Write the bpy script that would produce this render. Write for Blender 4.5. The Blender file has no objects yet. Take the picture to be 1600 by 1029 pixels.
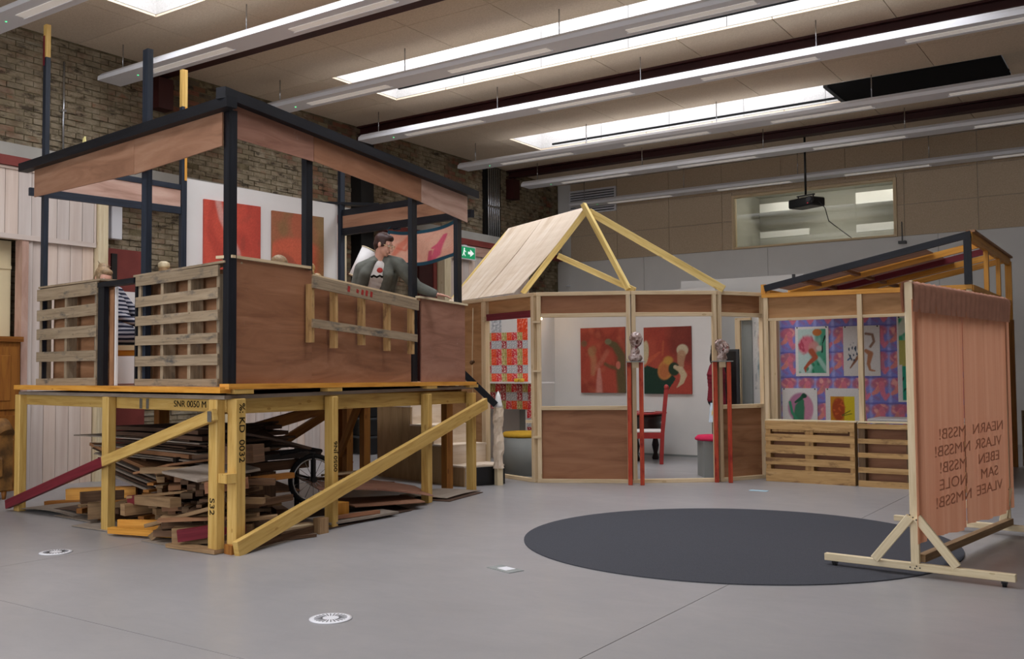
import bpy, bmesh, math, random
import numpy as np
from mathutils import Vector, Matrix, noise as mnoise

SC = bpy.context.scene
COL = SC.collection
rnd = random.Random(7)

# ------------------------------------------------------------------ camera
CAM_H = 1.35
YAW, PITCH, ROLL = 0.5966, 0.0434, 0.0075
cam_d = bpy.data.cameras.new('camera')
cam_d.sensor_fit = 'HORIZONTAL'
cam_d.sensor_width = 36.0
cam_d.lens = 36.0 * 1503.5 / 1600.0
cam_d.clip_end = 200
cam = bpy.data.objects.new('camera', cam_d)
COL.objects.link(cam)
cam.matrix_world = (Matrix.Translation((0, 0, CAM_H)) @ Matrix.Rotation(YAW, 4, 'Z')
                    @ Matrix.Rotation(math.pi / 2 + PITCH, 4, 'X') @ Matrix.Rotation(-ROLL, 4, 'Z'))
SC.camera = cam

# ------------------------------------------------------------------ world, light level, exposure
world = bpy.data.worlds.new('sky')
SC.world = world
world.use_nodes = True
world.node_tree.nodes['Background'].inputs[0].default_value = (0.75, 0.85, 1.0, 1)
world.node_tree.nodes['Background'].inputs[1].default_value = 0.6
FILL_LIGHT = 3.3          # brightness of the unseen fill panes added behind the viewer
SKY = 8.5            # brightness of the daylight in the rooflights
SC.view_settings.view_transform = 'Standard'
SC.view_settings.look = 'None'
SC.view_settings.exposure = 0.0
SC.view_settings.gamma = 1.0
SC.view_settings.use_curve_mapping = False

# ------------------------------------------------------------------ mesh helpers
V = Vector


class MB:
    def __init__(self):
        self.v, self.f, self.uv, self.sm = [], [], [], []
        self.cols = None

    def face(self, pts, uvs=None, smooth=False):
        b = len(self.v)
        self.v += [tuple(p) for p in pts]
        self.f.append(list(range(b, b + len(pts))))
        if uvs is None:
            uvs = [(0, 0)] * len(pts)
        self.uv.append(uvs)
        self.sm.append(smooth)

    def hexa(self, c, uvoff=None, swap=False):
        """c: 8 corners, index = ix*4+iy*2+iz ; grain along ix (or iz if swap)"""
        b = len(self.v)
        self.v += [tuple(p) for p in c]
        L = (V(c[4]) - V(c[0])).length
        Wd = (V(c[2]) - V(c[0])).length
        Ht = (V(c[1]) - V(c[0])).length
        o = uvoff if uvoff else (rnd.uniform(0, 50), rnd.uniform(0, 50))
        qs = [((0, 1, 3, 2), Wd, Ht, 'e'), ((4, 6, 7, 5), Wd, Ht, 'e'),
              ((0, 4, 5, 1), L, Ht, 's'), ((2, 3, 7, 6), L, Ht, 't'),
              ((0, 2, 6, 4), L, Wd, 'u'), ((1, 5, 7, 3), L, Wd, 'w')]
        dims = (L, Wd, Ht)
        for k, (q, a, h, kind) in enumerate(qs):
            self.f.append([b + i for i in q])
            us = []
            for i in q:
                ix, iy, iz = (i >> 2) & 1, (i >> 1) & 1, i & 1
                x, y, z = ix * L, iy * Wd, iz * Ht
                if kind == 'e':
                    t = (y * 0.3, z + 3)
                elif kind in 'st':
                    t = (x, z + (0 if kind == 's' else 7))
                else:
                    t = (x, y + (11 if kind == 'u' else 17))
                us.append((t[0] + o[0], t[1] + o[1]))
            self.uv.append(us)
            self.sm.append(False)

    def bar(self, p0, p1, w, h, up=(0, 0, 1)):
        """a straight bar from p0 to p1; h measured along up, w across"""
        p0, p1, up = V(p0), V(p1), V(up)
        d = (p1 - p0).normalized()
        u = (up - d * up.dot(d))
        if u.length < 1e-5:
            u = d.orthogonal()
        u.normalize()
        s = d.cross(u)
        c = []
        for e in (p0, p1):
            for iy in (-.5, .5):
                for iz in (-.5, .5):
                    c.append(e + s * (w * iy) + u * (h * iz))
        self.hexa(c)
        return self

    def box(self, lo, hi):
        (x0, y0, z0), (x1, y1, z1) = lo, hi
        dx, dy, dz = x1 - x0, y1 - y0, z1 - z0
        m = max(dx, dy, dz)
        cx, cy, cz = (x0 + x1) / 2, (y0 + y1) / 2, (z0 + z1) / 2
        if m == dx:
            return self.bar((x0, cy, cz), (x1, cy, cz), dy, dz)
        if m == dy:
            return self.bar((cx, y0, cz), (cx, y1, cz), dx, dz)
        return self.bar((cx, cy, z0), (cx, cy, z1), dx, dy, up=(0, 1, 0))

    def slab(self, pts, th, normal):
        """flat polygon pts (CCW about normal) thickened by th along -normal"""
        n = V(normal).normalized() * th
        a = [V(p) for p in pts]
        bb = [p - n for p in a]
        x = (a[1] - a[0]).normalized()
        y = V(normal).normalized().cross(x)
        o = (rnd.uniform(0, 50), rnd.uniform(0, 50))
        uv = [((p - a[0]).dot(x) + o[0], (p - a[0]).dot(y) + o[1]) for p in a]
        self.face(a, uv)
        self.face(list(reversed(bb)), list(reversed(uv)))
        k = len(a)
        for i in range(k):
            j = (i + 1) % k
            L = (a[j] - a[i]).length
            self.face([bb[i], bb[j], a[j], a[i]], [(o[0], 0), (o[0] + L, 0), (o[0] + L, th), (o[0], th)])
        return self

    def tube(self, pts, r, n=8, caps=True):
        pts = [V(p) for p in pts]
        rs = r if isinstance(r, (list, tuple)) else [r] * len(pts)
        rings = []
        ref = None
        for i, p in enumerate(pts):
            d = (pts[min(i + 1, len(pts) - 1)] - pts[max(i - 1, 0)]).normalized()
            if ref is None:
                ref = d.orthogonal().normalized()
            ref = (ref - d * ref.dot(d)).normalized()
            s = d.cross(ref)
            rings.append([p + (ref * math.cos(2 * math.pi * k / n) + s * math.sin(2 * math.pi * k / n)) * rs[i] for k in range(n)])
        b = len(self.v)
        for ring in rings:
            self.v += [tuple(q) for q in ring]
        o = rnd.uniform(0, 20)
        acc = 0
        for i in range(len(rings) - 1):
            L = (pts[i + 1] - pts[i]).length
            for k in range(n):
                k2 = (k + 1) % n
                self.f.append([b + i * n + k, b + i * n + k2, b + (i + 1) * n + k2, b + (i + 1) * n + k])
                w = 2 * math.pi * rs[i] / n
                self.uv.append([(acc + o, k * w), (acc + o, (k + 1) * w), (acc + L + o, (k + 1) * w), (acc + L + o, k * w)])
                self.sm.append(True)
            acc += L
        if caps:
            self.f.append([b + k for k in reversed(range(n))])
            self.uv.append([(0, 0)] * n); self.sm.append(False)
            self.f.append([b + (len(rings) - 1) * n + k for k in range(n)])
            self.uv.append([(0, 0)] * n); self.sm.append(False)
        return self

    def lathe(self, prof, c, n=24, sx=1, sy=1):
        """prof: list of (r, z) bottom to top, closed at both ends"""
        c = V(c)
        b = len(self.v)
        for (r, z) in prof:
            for k in range(n):
                a = 2 * math.pi * k / n
                self.v.append((c.x + r * sx * math.cos(a), c.y + r * sy * math.sin(a), c.z + z))
        m = len(prof)
        for i in range(m - 1):
            for k in range(n):
                k2 = (k + 1) % n
                self.f.append([b + i * n + k, b + i * n + k2, b + (i + 1) * n + k2, b + (i + 1) * n + k])
                r = max(prof[i][0], 0.05)
                self.uv.append([(prof[i][1], k * r * .2), (prof[i][1], (k + 1) * r * .2), (prof[i + 1][1], (k + 1) * r * .2), (prof[i + 1][1], k * r * .2)])
                self.sm.append(True)
        self.f.append([b + k for k in reversed(range(n))]); self.uv.append([(0, 0)] * n); self.sm.append(False)
        self.f.append([b + (m - 1) * n + k for k in range(n)]); self.uv.append([(0, 0)] * n); self.sm.append(False)
        return self

    def ell(self, c, r, rot=None, nu=16, nv=10):
        c = V(c)
        b = len(self.v)
        for i in range(nv + 1):
            th = math.pi * i / nv
            for k in range(nu):
                ph = 2 * math.pi * k / nu
                p = V((r[0] * math.sin(th) * math.cos(ph), r[1] * math.sin(th) * math.sin(ph), -r[2] * math.cos(th)))
                if rot is not None:
                    p = rot @ p
                self.v.append(tuple(c + p))
        for i in range(nv):
            for k in range(nu):
                k2 = (k + 1) % nu
                self.f.append([b + i * nu + k, b + i * nu + k2, b + (i + 1) * nu + k2, b + (i + 1) * nu + k])
                self.uv.append([(0, 0)] * 4)
                self.sm.append(True)
        return self

    def cap(self, p0, p1, r0, r1, n=12):
        """tapered limb with round ends"""
        p0, p1 = V(p0), V(p1)
        d = (p1 - p0)
        L = d.length
        d = d.normalized()
        pts, rs = [], []
        for k in range(5):
            a = math.pi / 2 * k / 4
            pts.append(p0 - d * (r0 * math.cos(a))); rs.append(max(r0 * math.sin(a), .0008))
        for k in range(5):
            a = math.pi / 2 * k / 4
            pts.append(p1 + d * (r1 * math.sin(a))); rs.append(max(r1 * math.cos(a), .0008))
        return self.tube(pts, rs, n)

    def mesh(self, name, origin=None):
        vs = np.array(self.v, float)
        c = (vs.min(0) + vs.max(0)) / 2 if origin is None else np.array(origin, float)
        me = bpy.data.meshes.new(name)
        me.from_pydata((vs - c).tolist(), [], self.f)
        uvl = me.uv_layers.new(name='UVMap')
        flat = [x for q in self.uv for p in q for x in p]
        if len(flat) == len(me.loops) * 2:
            uvl.data.foreach_set('uv', flat)
        me.polygons.foreach_set('use_smooth', self.sm)
        if self.cols is not None:
            a = me.color_attributes.new('Col', 'FLOAT_COLOR', 'POINT')
            a.data.foreach_set('color', np.array(self.cols, np.float32).ravel())
        me.update()
        return me, c


WPOS = {}


def obj(name, mb, mat, parent=None, bevel=0, local=False):
    me, c = mb.mesh(name)
    me.materials.append(mat)
    o = bpy.data.objects.new(name, me)
    COL.objects.link(o)
    if parent is not None:
        o.parent = parent
        if local:
            o.location = c
        else:
            o.location = c - np.array(WPOS[parent.name])
            WPOS[o.name] = tuple(c)
    else:
        o.location = c
        WPOS[o.name] = tuple(c)
    if local:
        WPOS[o.name] = tuple(c)
    if bevel:
        m = o.modifiers.new('edge', 'BEVEL'); m.width = bevel; m.segments = 1; m.limit_method = 'ANGLE'
    return o


def lobj(name, mb, mat, parent, bevel=0):
    """a part whose mesh is written in its thing's own axes"""
    me, c = mb.mesh(name)
    me.materials.append(mat)
    o = bpy.data.objects.new(name, me)
    COL.objects.link(o)
    o.parent = parent
    base = o.parent.get('_c') if parent.type == 'MESH' else None
    o.location = c if base is None else c - np.array(base)
    o['_c'] = [float(x) for x in c]
    if bevel:
        m = o.modifiers.new('edge', 'BEVEL'); m.width = bevel; m.segments = 1; m.limit_method = 'ANGLE'
    return o


def tag(o, label, cat, group=None, kind=None):
    if label: o['label'] = label
    if cat: o['category'] = cat
    if group: o['group'] = group
    if kind: o['kind'] = kind
    return o


def thing(name, label, cat, loc=(0, 0, 0), rz=0.0, group=None):
    o = bpy.data.objects.new(name, None)
    COL.objects.link(o)
    o.location = loc
    o.rotation_euler = (0, 0, rz)
    o.empty_display_size = .2
    WPOS[o.name] = tuple(loc)
    return tag(o, label, cat, group)


def structure(name, mb, mat, label=None):
    o = obj(name, mb, mat)
    o['kind'] = 'structure'
    if label: o['label'] = label
    return o


def dup(root, loc, rz=0, label=None, group=None):
    r = root.copy(); COL.objects.link(r)
    r.location = loc; r.rotation_euler = (0, 0, rz)
    if label: r['label'] = label
    if group: r['group'] = group
    for ch in list(root.children):
        c = ch.copy(); COL.objects.link(c); c.parent = r
        for g in ch.children:
            d = g.copy(); COL.objects.link(d); d.parent = c
    return r


def remesh_obj(name, mb, mat, parent, voxel, smooth=2, local=False):
    """union of closed shapes into one continuous skin"""
    me, c = mb.mesh(name)
    t = bpy.data.objects.new('tmp', me)
    COL.objects.link(t)
    m = t.modifiers.new('r', 'REMESH'); m.mode = 'VOXEL'; m.voxel_size = voxel; m.use_smooth_shade = True
    if smooth:
        s = t.modifiers.new('s', 'SMOOTH'); s.iterations = smooth; s.factor = .5
    dg = bpy.context.evaluated_depsgraph_get()
    me2 = bpy.data.meshes.new_from_object(t.evaluated_get(dg))
    me2.name = name
    bpy.data.objects.remove(t)
    me2.materials.clear(); me2.materials.append(mat)
    o = bpy.data.objects.new(name, me2)
    COL.objects.link(o)
    if parent is not None:
        o.parent = parent
        o.location = c if local else c - np.array(WPOS[parent.name])
    else:
        o.location = c
    WPOS[o.name] = tuple(c)
    o['_c'] = [float(x) for x in c]
    return o


# ------------------------------------------------------------------ materials
def lin(h):
    h = h.lstrip('#')
    out = []
    for i in (0, 2, 4):
        c = int(h[i:i + 2], 16) / 255
        out.append(c / 12.92 if c <= .04045 else ((c + .055) / 1.055) ** 2.4)
    return tuple(out) + (1,)


class NT:
    def __init__(self, name):
        self.m = bpy.data.materials.new(name)
        self.m.use_nodes = True
        self.t = self.m.node_tree
        self.b = self.t.nodes['Principled BSDF']
        self.uvn = None

    def n(self, typ, **kw):
        nd = self.t.nodes.new(typ)
        for k, v in kw.items():
            setattr(nd, k, v)
        return nd

    def l(self, a, b):
        self.t.links.new(a, b)

    def coord(self, which='Object', scale=(1, 1, 1), rot=(0, 0, 0)):
        tc = self.n('ShaderNodeTexCoord')
        mp = self.n('ShaderNodeMapping')
        mp.inputs['Scale'].default_value = scale
        mp.inputs['Rotation'].default_value = rot
        self.l(tc.outputs[which], mp.inputs[0])
        return mp.outputs[0]

    def pos(self, scale=(1, 1, 1)):
        g = self.n('ShaderNodeNewGeometry')
        mp = self.n('ShaderNodeMapping')
        mp.inputs['Scale'].default_value = scale
        self.l(g.outputs['Position'], mp.inputs[0])
        return mp.outputs[0]

    def noise(self, co, scale, detail=4, rough=.55, dist=0.0):
        nd = self.n('ShaderNodeTexNoise')
        nd.inputs['Scale'].default_value = scale
        nd.inputs['Detail'].default_value = detail
        nd.inputs['Roughness'].default_value = rough
        nd.inputs['Distortion'].default_value = dist
        self.l(co, nd.inputs['Vector'])
        return nd.outputs['Fac']

    def ramp(self, fac, stops):
        nd = self.n('ShaderNodeValToRGB')
        el = nd.color_ramp.elements
        while len(el) < len(stops):
            el.new(.5)
        for e, (p, c) in zip(el, stops):
            e.position = p
            e.color = lin(c) if isinstance(c, str) else c
        self.l(fac, nd.inputs[0])
        return nd.outputs[0]

    def mix(self, fac, a, b, mode='MIX'):
        nd = self.n('ShaderNodeMix', data_type='RGBA', blend_type=mode)
        for s, v in ((nd.inputs[0], fac), (nd.inputs[6], a), (nd.inputs[7], b)):
            if isinstance(v, (int, float)):
                s.default_value = v
            elif isinstance(v, str):
                s.default_value = lin(v)
            elif isinstance(v, tuple):
                s.default_value = v
            else:
                self.l(v, s)
        return nd.outputs[2]

    def math(self, op, a, b=None):
        nd = self.n('ShaderNodeMath', operation=op)
        for s, v in ((nd.inputs[0], a), (nd.inputs[1], b)):
            if v is None: continue
            if isinstance(v, (int, float)): s.default_value = v
            else: self.l(v, s)
        return nd.outputs[0]

    def rand(self, lo, hi):
        oi = self.n('ShaderNodeObjectInfo')
        mr = self.n('ShaderNodeMapRange')
        mr.inputs[3].default_value = lo; mr.inputs[4].default_value = hi
        self.l(oi.outputs['Random'], mr.inputs[0])
        return mr.outputs[0]

    def tint(self, col, amt):
        """small value change from one piece to the next"""
        if not amt: return col
        hs = self.n('ShaderNodeHueSaturation')
        self.l(col, hs.inputs['Color'])
        self.l(self.rand(1 - amt, 1 + amt), hs.inputs['Value'])
        return hs.outputs[0]

    def bump(self, h, strength=.2, dist=.01):
        nd = self.n('ShaderNodeBump')
        nd.inputs['Strength'].default_value = strength
        nd.inputs['Distance'].default_value = dist
        self.l(h, nd.inputs['Height'])
        self.l(nd.outputs[0], self.b.inputs['Normal'])

    def out(self, col, rough=.6, spec=.3, metal=0):
        if isinstance(col, str):
            self.b.inputs['Base Color'].default_value = lin(col)
        else:
            self.l(col, self.b.inputs['Base Color'])
        self.b.inputs['Roughness'].default_value = rough
        self.b.inputs['Specular IOR Level'].default_value = spec
        self.b.inputs['Metallic'].default_value = metal
        return self.m


def wood(name, dark, mid, light, rough=.6, grain=24, tint=.1, knots=0.0, stain=None, stain_at=.62):
    t = NT(name)
    co = t.coord('UV', (1.3, grain, 1))
    g = t.noise(co, 1.6, 5, .6, .6)
    col = t.ramp(g, [(.28, dark), (.5, mid), (.74, light)])
    big = t.noise(t.coord('UV', (.9, 2.4, 1)), 1.5, 2)
    col = t.mix(t.math('MULTIPLY', big, .55), col, t.mix(.5, dark, mid) if False else mid)
    if knots:
        vo = t.n('ShaderNodeTexVoronoi', feature='F1')
        vo.inputs['Scale'].default_value = 1.0
        t.l(t.coord('UV', (3.1, 7.5, 1)), vo.inputs['Vector'])
        k = t.math('LESS_THAN', vo.outputs['Distance'], knots)
        col = t.mix(t.math('MULTIPLY', k, .75), col, dark)
    if stain:
        s = t.noise(t.coord('UV', (2.2, 6, 1)), 1.7, 4, .65)
        s = t.ramp(s, [(stain_at - .06, (0, 0, 0, 1)), (stain_at + .1, (1, 1, 1, 1))])
        col = t.mix(s, col, stain)
    col = t.tint(col, tint)
    t.bump(g, .12, .004)
    return t.out(col, rough, .3)


def ply(name, dark, mid, light, rough=.55, tint=.06, scratch=None, sheen=.3, scale=1.0):
    t = NT(name)
    g = t.noise(t.coord('UV', (.8 * scale, 5 * scale, 1)), 1.4, 5, .6, 1.2)
    col = t.ramp(g, [(.3, dark), (.5, mid), (.72, light)])
    f = t.noise(t.coord('UV', (3, 90, 1)), 1.0, 3)
    col = t.mix(t.math('MULTIPLY', f, .25), col, dark)
    if scratch:
        s = t.noise(t.coord('UV', (5, 3, 1)), 1.6, 6, .75, .5)
        s = t.ramp(s, [(.62, (0, 0, 0, 1)), (.8, (1, 1, 1, 1))])
        col = t.mix(s, col, scratch)
    col = t.tint(col, tint)
    return t.out(col, rough, sheen)


def flat(name, c, rough=.6, spec=.3, metal=0, var=.12, scale=3.0, tint=0, bump=0):
    t = NT(name)
    g = t.noise(t.pos(), scale, 4)
    a = lin(c)
    lo = tuple(x * (1 - var) for x in a[:3]) + (1,)
    hi = tuple(min(1, x * (1 + var)) for x in a[:3]) + (1,)
    col = t.ramp(g, [(.3, lo), (.7, hi)])
    col = t.tint(col, tint)
    if bump: t.bump(t.noise(t.pos(), 60, 3), bump, .003)
    return t.out(col, rough, spec, metal)


def emit(name, c, s):
    t = NT(name)
    t.b.inputs['Base Color'].default_value = lin(c)
    t.b.inputs['Emission Color'].default_value = lin(c)
    t.b.inputs['Emission Strength'].default_value = s
    return t.m


def painted(name, rough=.6, canvas=True):
    t = NT(name)
    a = t.n('ShaderNodeVertexColor', layer_name='Col')
    if canvas: t.bump(t.noise(t.coord('Object', (1, 1, 1)), 140, 2), .08, .002)
    return t.out(a.outputs[0], rough, .25)


M = {}
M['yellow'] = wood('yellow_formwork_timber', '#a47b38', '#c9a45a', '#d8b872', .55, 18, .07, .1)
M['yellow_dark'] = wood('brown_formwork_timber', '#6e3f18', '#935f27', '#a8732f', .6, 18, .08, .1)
M['orange'] = wood('orange_stained_timber', '#a86a1c', '#d2933a', '#e0aa50', .5, 22, .08, .08)
M['pine'] = wood('pale_pine_batten', '#b99d74', '#d6bf99', '#e2cfb0', .6, 22, .06, .09)
M['pine_y'] = wood('yellow_pine_rafter', '#b3944c', '#dbc078', '#e8d596', .6, 22, .06, .1)
M['pine_w'] = wood('white_pine_batten', '#c0ab82', '#dccba6', '#e8dcc0', .6, 22, .04, .1)
M['black'] = wood('black_painted_timber', '#0b0c10', '#15171d', '#22252d', .5, 22, .12)
M['slate'] = wood('blue_black_timber', '#151a22', '#232a35', '#333b48', .5, 22, .1)
M['maroon'] = wood('maroon_painted_timber', '#531019', '#6f1c28', '#7e2833', .5, 20, .06)
M['pallet'] = wood('weathered_pallet_wood', '#6d5d49', '#97846a', '#ac9a80', .75, 26, .12, .06, '#57534d', .6)
M['pallet_in'] = wood('pallet_runner_wood', '#4a3a2b', '#6a543d', '#806a50', .75, 22, .1)
M['pallet_new'] = wood('fresh_pallet_wood', '#8d6a41', '#bd9762', '#d3b07c', .7, 20, .1, .08, '#7a5a3c', .62)
M['ply_red'] = ply('red_brown_plywood', '#82553b', '#9d6c4d', '#b07f5f', .4, .06, '#a37c66', .5)
M['ply_rose'] = ply('rose_brown_plywood', '#825846', '#9b6f5b', '#ab806b', .45, .06, '#b39a90', .4)
M['ply_tan'] = ply('tan_plywood', '#825d47', '#9b7258', '#ad866b', .5, .05)
M['ply_pink'] = ply('pale_pink_plywood', '#a48170', '#bf9c8a', '#cfb1a1', .5, .05)
M['ply_pale'] = ply('pale_birch_plywood', '#cdb79b', '#e0cfb8', '#ece0cf', .55, .04, None, .3)
M['ply_brown'] = ply('dark_brown_hardboard', '#83593d', '#996b4c', '#a57656', .6, .05)
M['ply_mid'] = ply('brown_plywood', '#7d573b', '#9a6f4d', '#ae8260', .6, .05)
M['ply_tan2'] = ply('honey_plywood', '#9c7348', '#b5895c', '#c59b6e', .6, .05)
M['osb'] = ply('stair_plywood', '#8f7350', '#a88a62', '#b99b75', .65, .05, '#6f5636')
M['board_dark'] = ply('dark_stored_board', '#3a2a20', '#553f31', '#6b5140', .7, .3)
M['board_grey'] = ply('grey_card_sheet', '#7e7266', '#9a8d7e', '#b0a392', .75, .15)
M['lath'] = wood('offcut_wood', '#6a5038', '#8f7250', '#ab8e6a', .7, 22, .25, .08)
M['lath_dark'] = wood('dark_offcut_wood', '#3c2a1c', '#5a412d', '#75583f', .7, 22, .25)
M['white'] = flat('white_wall_paint', '#d8d6d1', .75, .2, 0, .03, 2)
M['white2'] = flat('white_melamine', '#e4e2de', .45, .35, 0, .02, 2)
M['whitewood'] = flat('white_coated_metal', '#e2e2e4', .4, .4, 0, .02, 2)
M['grey'] = flat('grey_laminate', '#8c908c', .55, .3, 0, .05, 4)
M['darkgrey'] = flat('dark_grey_metal', '#3a3b3c', .5, .4, 0, .1, 3)
M['blind'] = flat('black_blind_fabric', '#141414', .8, .1, 0, .1, 8)
M['steel_red'] = flat('oxide_red_steel', '#3a1512', .55, .35, 0, .18, 2)
M['steel_red2'] = flat('oxide_red_painted_steel', '#7c3a33', .6, .3, 0, .15, 3)
M['steel_black'] = flat('black_steel_column', '#141210', .6, .3, 0, .2, 3)
M['chrome'] = flat('galvanised_pipe', '#b9bbbd', .25, .5, .9, .08, 3)
M['plastic'] = flat('black_plastic', '#111112', .35, .5, 0, .1, 6)
M['rubber'] = flat('black_rubber', '#1a1a1b', .7, .2, 0, .1, 6)
M['redpaint'] = wood('red_orange_stained_leg', '#8a2716', '#b5442a', '#c8603a', .45, 14, .08, 0, '#7a1a16', .58)
M['redchair'] = flat('red_chair_paint', '#9a2f2c', .45, .4, 0, .2, 6)
M['darkwood'] = flat('dark_carved_wood', '#241613', .45, .4, 0, .25, 8)
M['skin'] = flat('skin', '#d3a08a', .5, .35, 0, .06, 20)
M['hair_brown'] = flat('brown_hair', '#3a211a', .5, .4, 0, .35, 60)
M['hair_fair'] = flat('fair_hair', '#8f7656', .55, .4, 0, .35, 60)
M['hair_dark'] = flat('dark_hair', '#1b1412', .5, .4, 0, .3, 60)
M['cardigan'] = flat('dark_red_cardigan', '#7a2230', .8, .2, 0, .2, 12)
M['jacket'] = flat('olive_grey_jacket', '#62635b', .8, .2, 0, .22, 12)
M['tee'] = flat('off_white_tshirt', '#cfc8c2', .8, .2, 0, .06, 12)
M['trousers'] = flat('dark_trousers', '#26272c', .8, .2, 0, .15, 12)
M['shoe'] = flat('dark_shoe', '#1d1b1a', .6, .3, 0, .15, 12)
M['magenta'] = flat('magenta_cushion_cloth', '#c2284f', .8, .2, 0, .1, 12)
M['mustard'] = flat('mustard_cushion_cloth', '#cfa537', .8, .2, 0, .1, 12)
M['cream'] = flat('cream_painted_door', '#e0cfa6', .6, .3, 0, .04, 3)
M['oak'] = wood('oak_cabinet_wood', '#6b3c18', '#8f5a26', '#a5702f', .4, 14, .06)
M['velvet'] = flat('golden_brown_velvet', '#7c5526', .7, .4, 0, .6, 7)
M['ink'] = flat('black_stencil_ink', '#1c1812', .8, .1, 0, .1, 9)
M['redink'] = flat('red_stamp_ink', '#a53a34', .8, .1, 0, .1, 9)
M['green_sign'] = emit('lit_green_sign', '#1f9a63', .35)
M['sign_white'] = emit('lit_white_symbol', '#eef5f0', .55)
M['led'] = emit('green_indicator', '#4dff9a', 1.5)
M['led_red'] = emit('red_indicator', '#ff3050', 1.2)
M['teal'] = flat('teal_banner_border', '#1e4250', .8, .2, 0, .15, 10)
M['gold'] = flat('pale_gold_metal', '#c8b58a', .35, .5, .6, .1, 9)
M['paint'] = painted('brush_painted_canvas', .55)
M['print'] = painted('watercolour_paper', .8, False)
M['cloth_print'] = painted('painted_banner_cloth', .85, False)

# bricks: mortar-smeared, greenish khaki and red
t = NT('old_brick')
a = t.n('ShaderNodeVertexColor', layer_name='Col')
p = t.pos()
n1 = t.noise(p, .75, 5, .65)
n2 = t.noise(t.pos((1, 1, 2.2)), 5, 5, .7)
col = t.mix(t.ramp(n1, [(.40, (0, 0, 0, 1)), (.56, (1, 1, 1, 1))]), a.outputs[0], t.ramp(n2, [(.3, '#6d6150'), (.5, '#8c7f68'), (.7, '#a0947f')]))
n5 = t.noise(t.pos((1, 1.0, 2.6)), 3.2, 5, .7)
col = t.mix(t.ramp(n5, [(.36, (.85, .85, .85, 1)), (.46, (0, 0, 0, 1))]), col, '#3a3128')
col = t.mix(t.ramp(n5, [(.60, (0, 0, 0, 1)), (.70, (.6, .6, .6, 1))]), col, '#8a5a40')
n4 = t.noise(t.pos((1, .25, 3)), 2.2, 4, .6)
col = t.mix(t.ramp(n4, [(.62, (0, 0, 0, 1)), (.76, (.8, .8, .8, 1))]), col, '#a9a593')
t.bump(n2, .7, .02)
M['brick'] = t.out(col, .9, .15)
t = NT('old_mortar')
n2 = t.noise(t.pos(), 6, 5, .7)
col = t.ramp(n2, [(.3, '#4d4434'), (.5, '#6b6049'), (.7, '#857b62')])
t.bump(n2, .6, .02)
M['mortar'] = t.out(col, .95, .1)

# wood-wool board for ceiling and back wall
def woodwool(name, dark, mid, light, tint):
    t = NT(name)
    n = t.noise(t.pos(), 55, 3, .8, 1.5)
    col = t.ramp(n, [(.3, dark), (.52, mid), (.72, light)])
    big = t.noise(t.pos((.35, 1.6, 1)), 1.2, 3)
    col = t.mix(t.math('MULTIPLY', big, .35), col, mid)
    col = t.tint(col, tint)
    t.bump(n, .5, .006)
    return t.out(col, .9, .1)
M['woodwool'] = woodwool('wood_wool_board', '#bca98f', '#d8c6ad', '#e6d7c2', .03)
M['woodwool2'] = woodwool('wall_wood_wool_board', '#a8947a', '#c4b095', '#d5c3ab', .03)
M['shaft'] = woodwool('rooflight_shaft_board', '#96938e', '#b2afaa', '#c4c1bc', .02)

# polished concrete
t = NT('polished_concrete')
c1 = t.noise(t.pos(), .7, 6, .6, .4)
c2 = t.noise(t.pos((1, 2.0, 1)), 2.7, 6, .68, .8)
c3 = t.noise(t.pos(), 45, 2)
col = t.ramp(c1, [(.3, '#949290'), (.5, '#9d9b99'), (.7, '#a5a29f')])
col = t.mix(t.math('MULTIPLY', c2, .5), col, '#8f8d90')
col = t.mix(t.math('MULTIPLY', c3, .12), col, '#7d7a7a')
rr = t.ramp(c2, [(.3, (.30, .30, .30, 1)), (.7, (.36, .36, .36, 1))])
t.l(rr, t.b.inputs['Roughness'])
M['concrete'] = t.out(col, .3, .35)
t.l(rr, t.b.inputs['Roughness'])

# dark carpet
t = NT('charcoal_carpet')
c1 = t.noise(t.pos(), 220, 2)
c2 = t.noise(t.pos((1, 3, 1)), 2.2, 3)
col = t.mix(t.math('MULTIPLY', c2, .5), t.ramp(c1, [(.3, '#3a3b3f'), (.7, '#545559')]), '#4b4c51')
t.bump(c1, .5, .004)
M['carpet'] = t.out(col, .95, .05)

# plank cladding
t = NT('cream_plank')
g = t.noise(t.coord('UV', (.5, 8, 1)), 1.4, 4)
col = t.ramp(g, [(.3, '#cdb6a5'), (.55, '#d9c6b6'), (.75, '#e0d0c2')])
hs = t.n('ShaderNodeHueSaturation')
t.l(col, hs.inputs['Color']); t.l(t.rand(.88, 1.06), hs.inputs['Value']); t.l(t.rand(.65, 1.15), hs.inputs['Saturation'])
M['plank'] = t.out(hs.outputs[0], .7, .2)

# salmon curtain
t = NT('salmon_curtain_cloth')
w = t.noise(t.coord('Object', (1, 9, .15)), 1.3, 3)
f = t.noise(t.coord('Object', (60, 300, 300)), 1, 2)
col = t.mix(t.math('MULTIPLY', f, .2), t.ramp(w, [(.3, '#dc9a78'), (.7, '#eab08e')]), '#cc8c6c')
M['salmon'] = t.out(col, .85, .15)
tl = t.n('ShaderNodeBsdfTranslucent'); t.l(col, tl.inputs['Color'])
mx = t.n('ShaderNodeMixShader'); mx.inputs[0].default_value = .5
t.l(t.b.outputs[0], mx.inputs[1]); t.l(tl.outputs[0], mx.inputs[2])
t.l(mx.outputs[0], t.t.nodes['Material Output'].inputs['Surface'])
M['salmon_dark'] = flat('salmon_header_cloth', '#c4907a', .85, .15, 0, .1, 14)
M['cloth_ink'] = flat('brown_cloth_ink', '#cb8b6d', .85, .1, 0, .05, 14)

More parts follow.
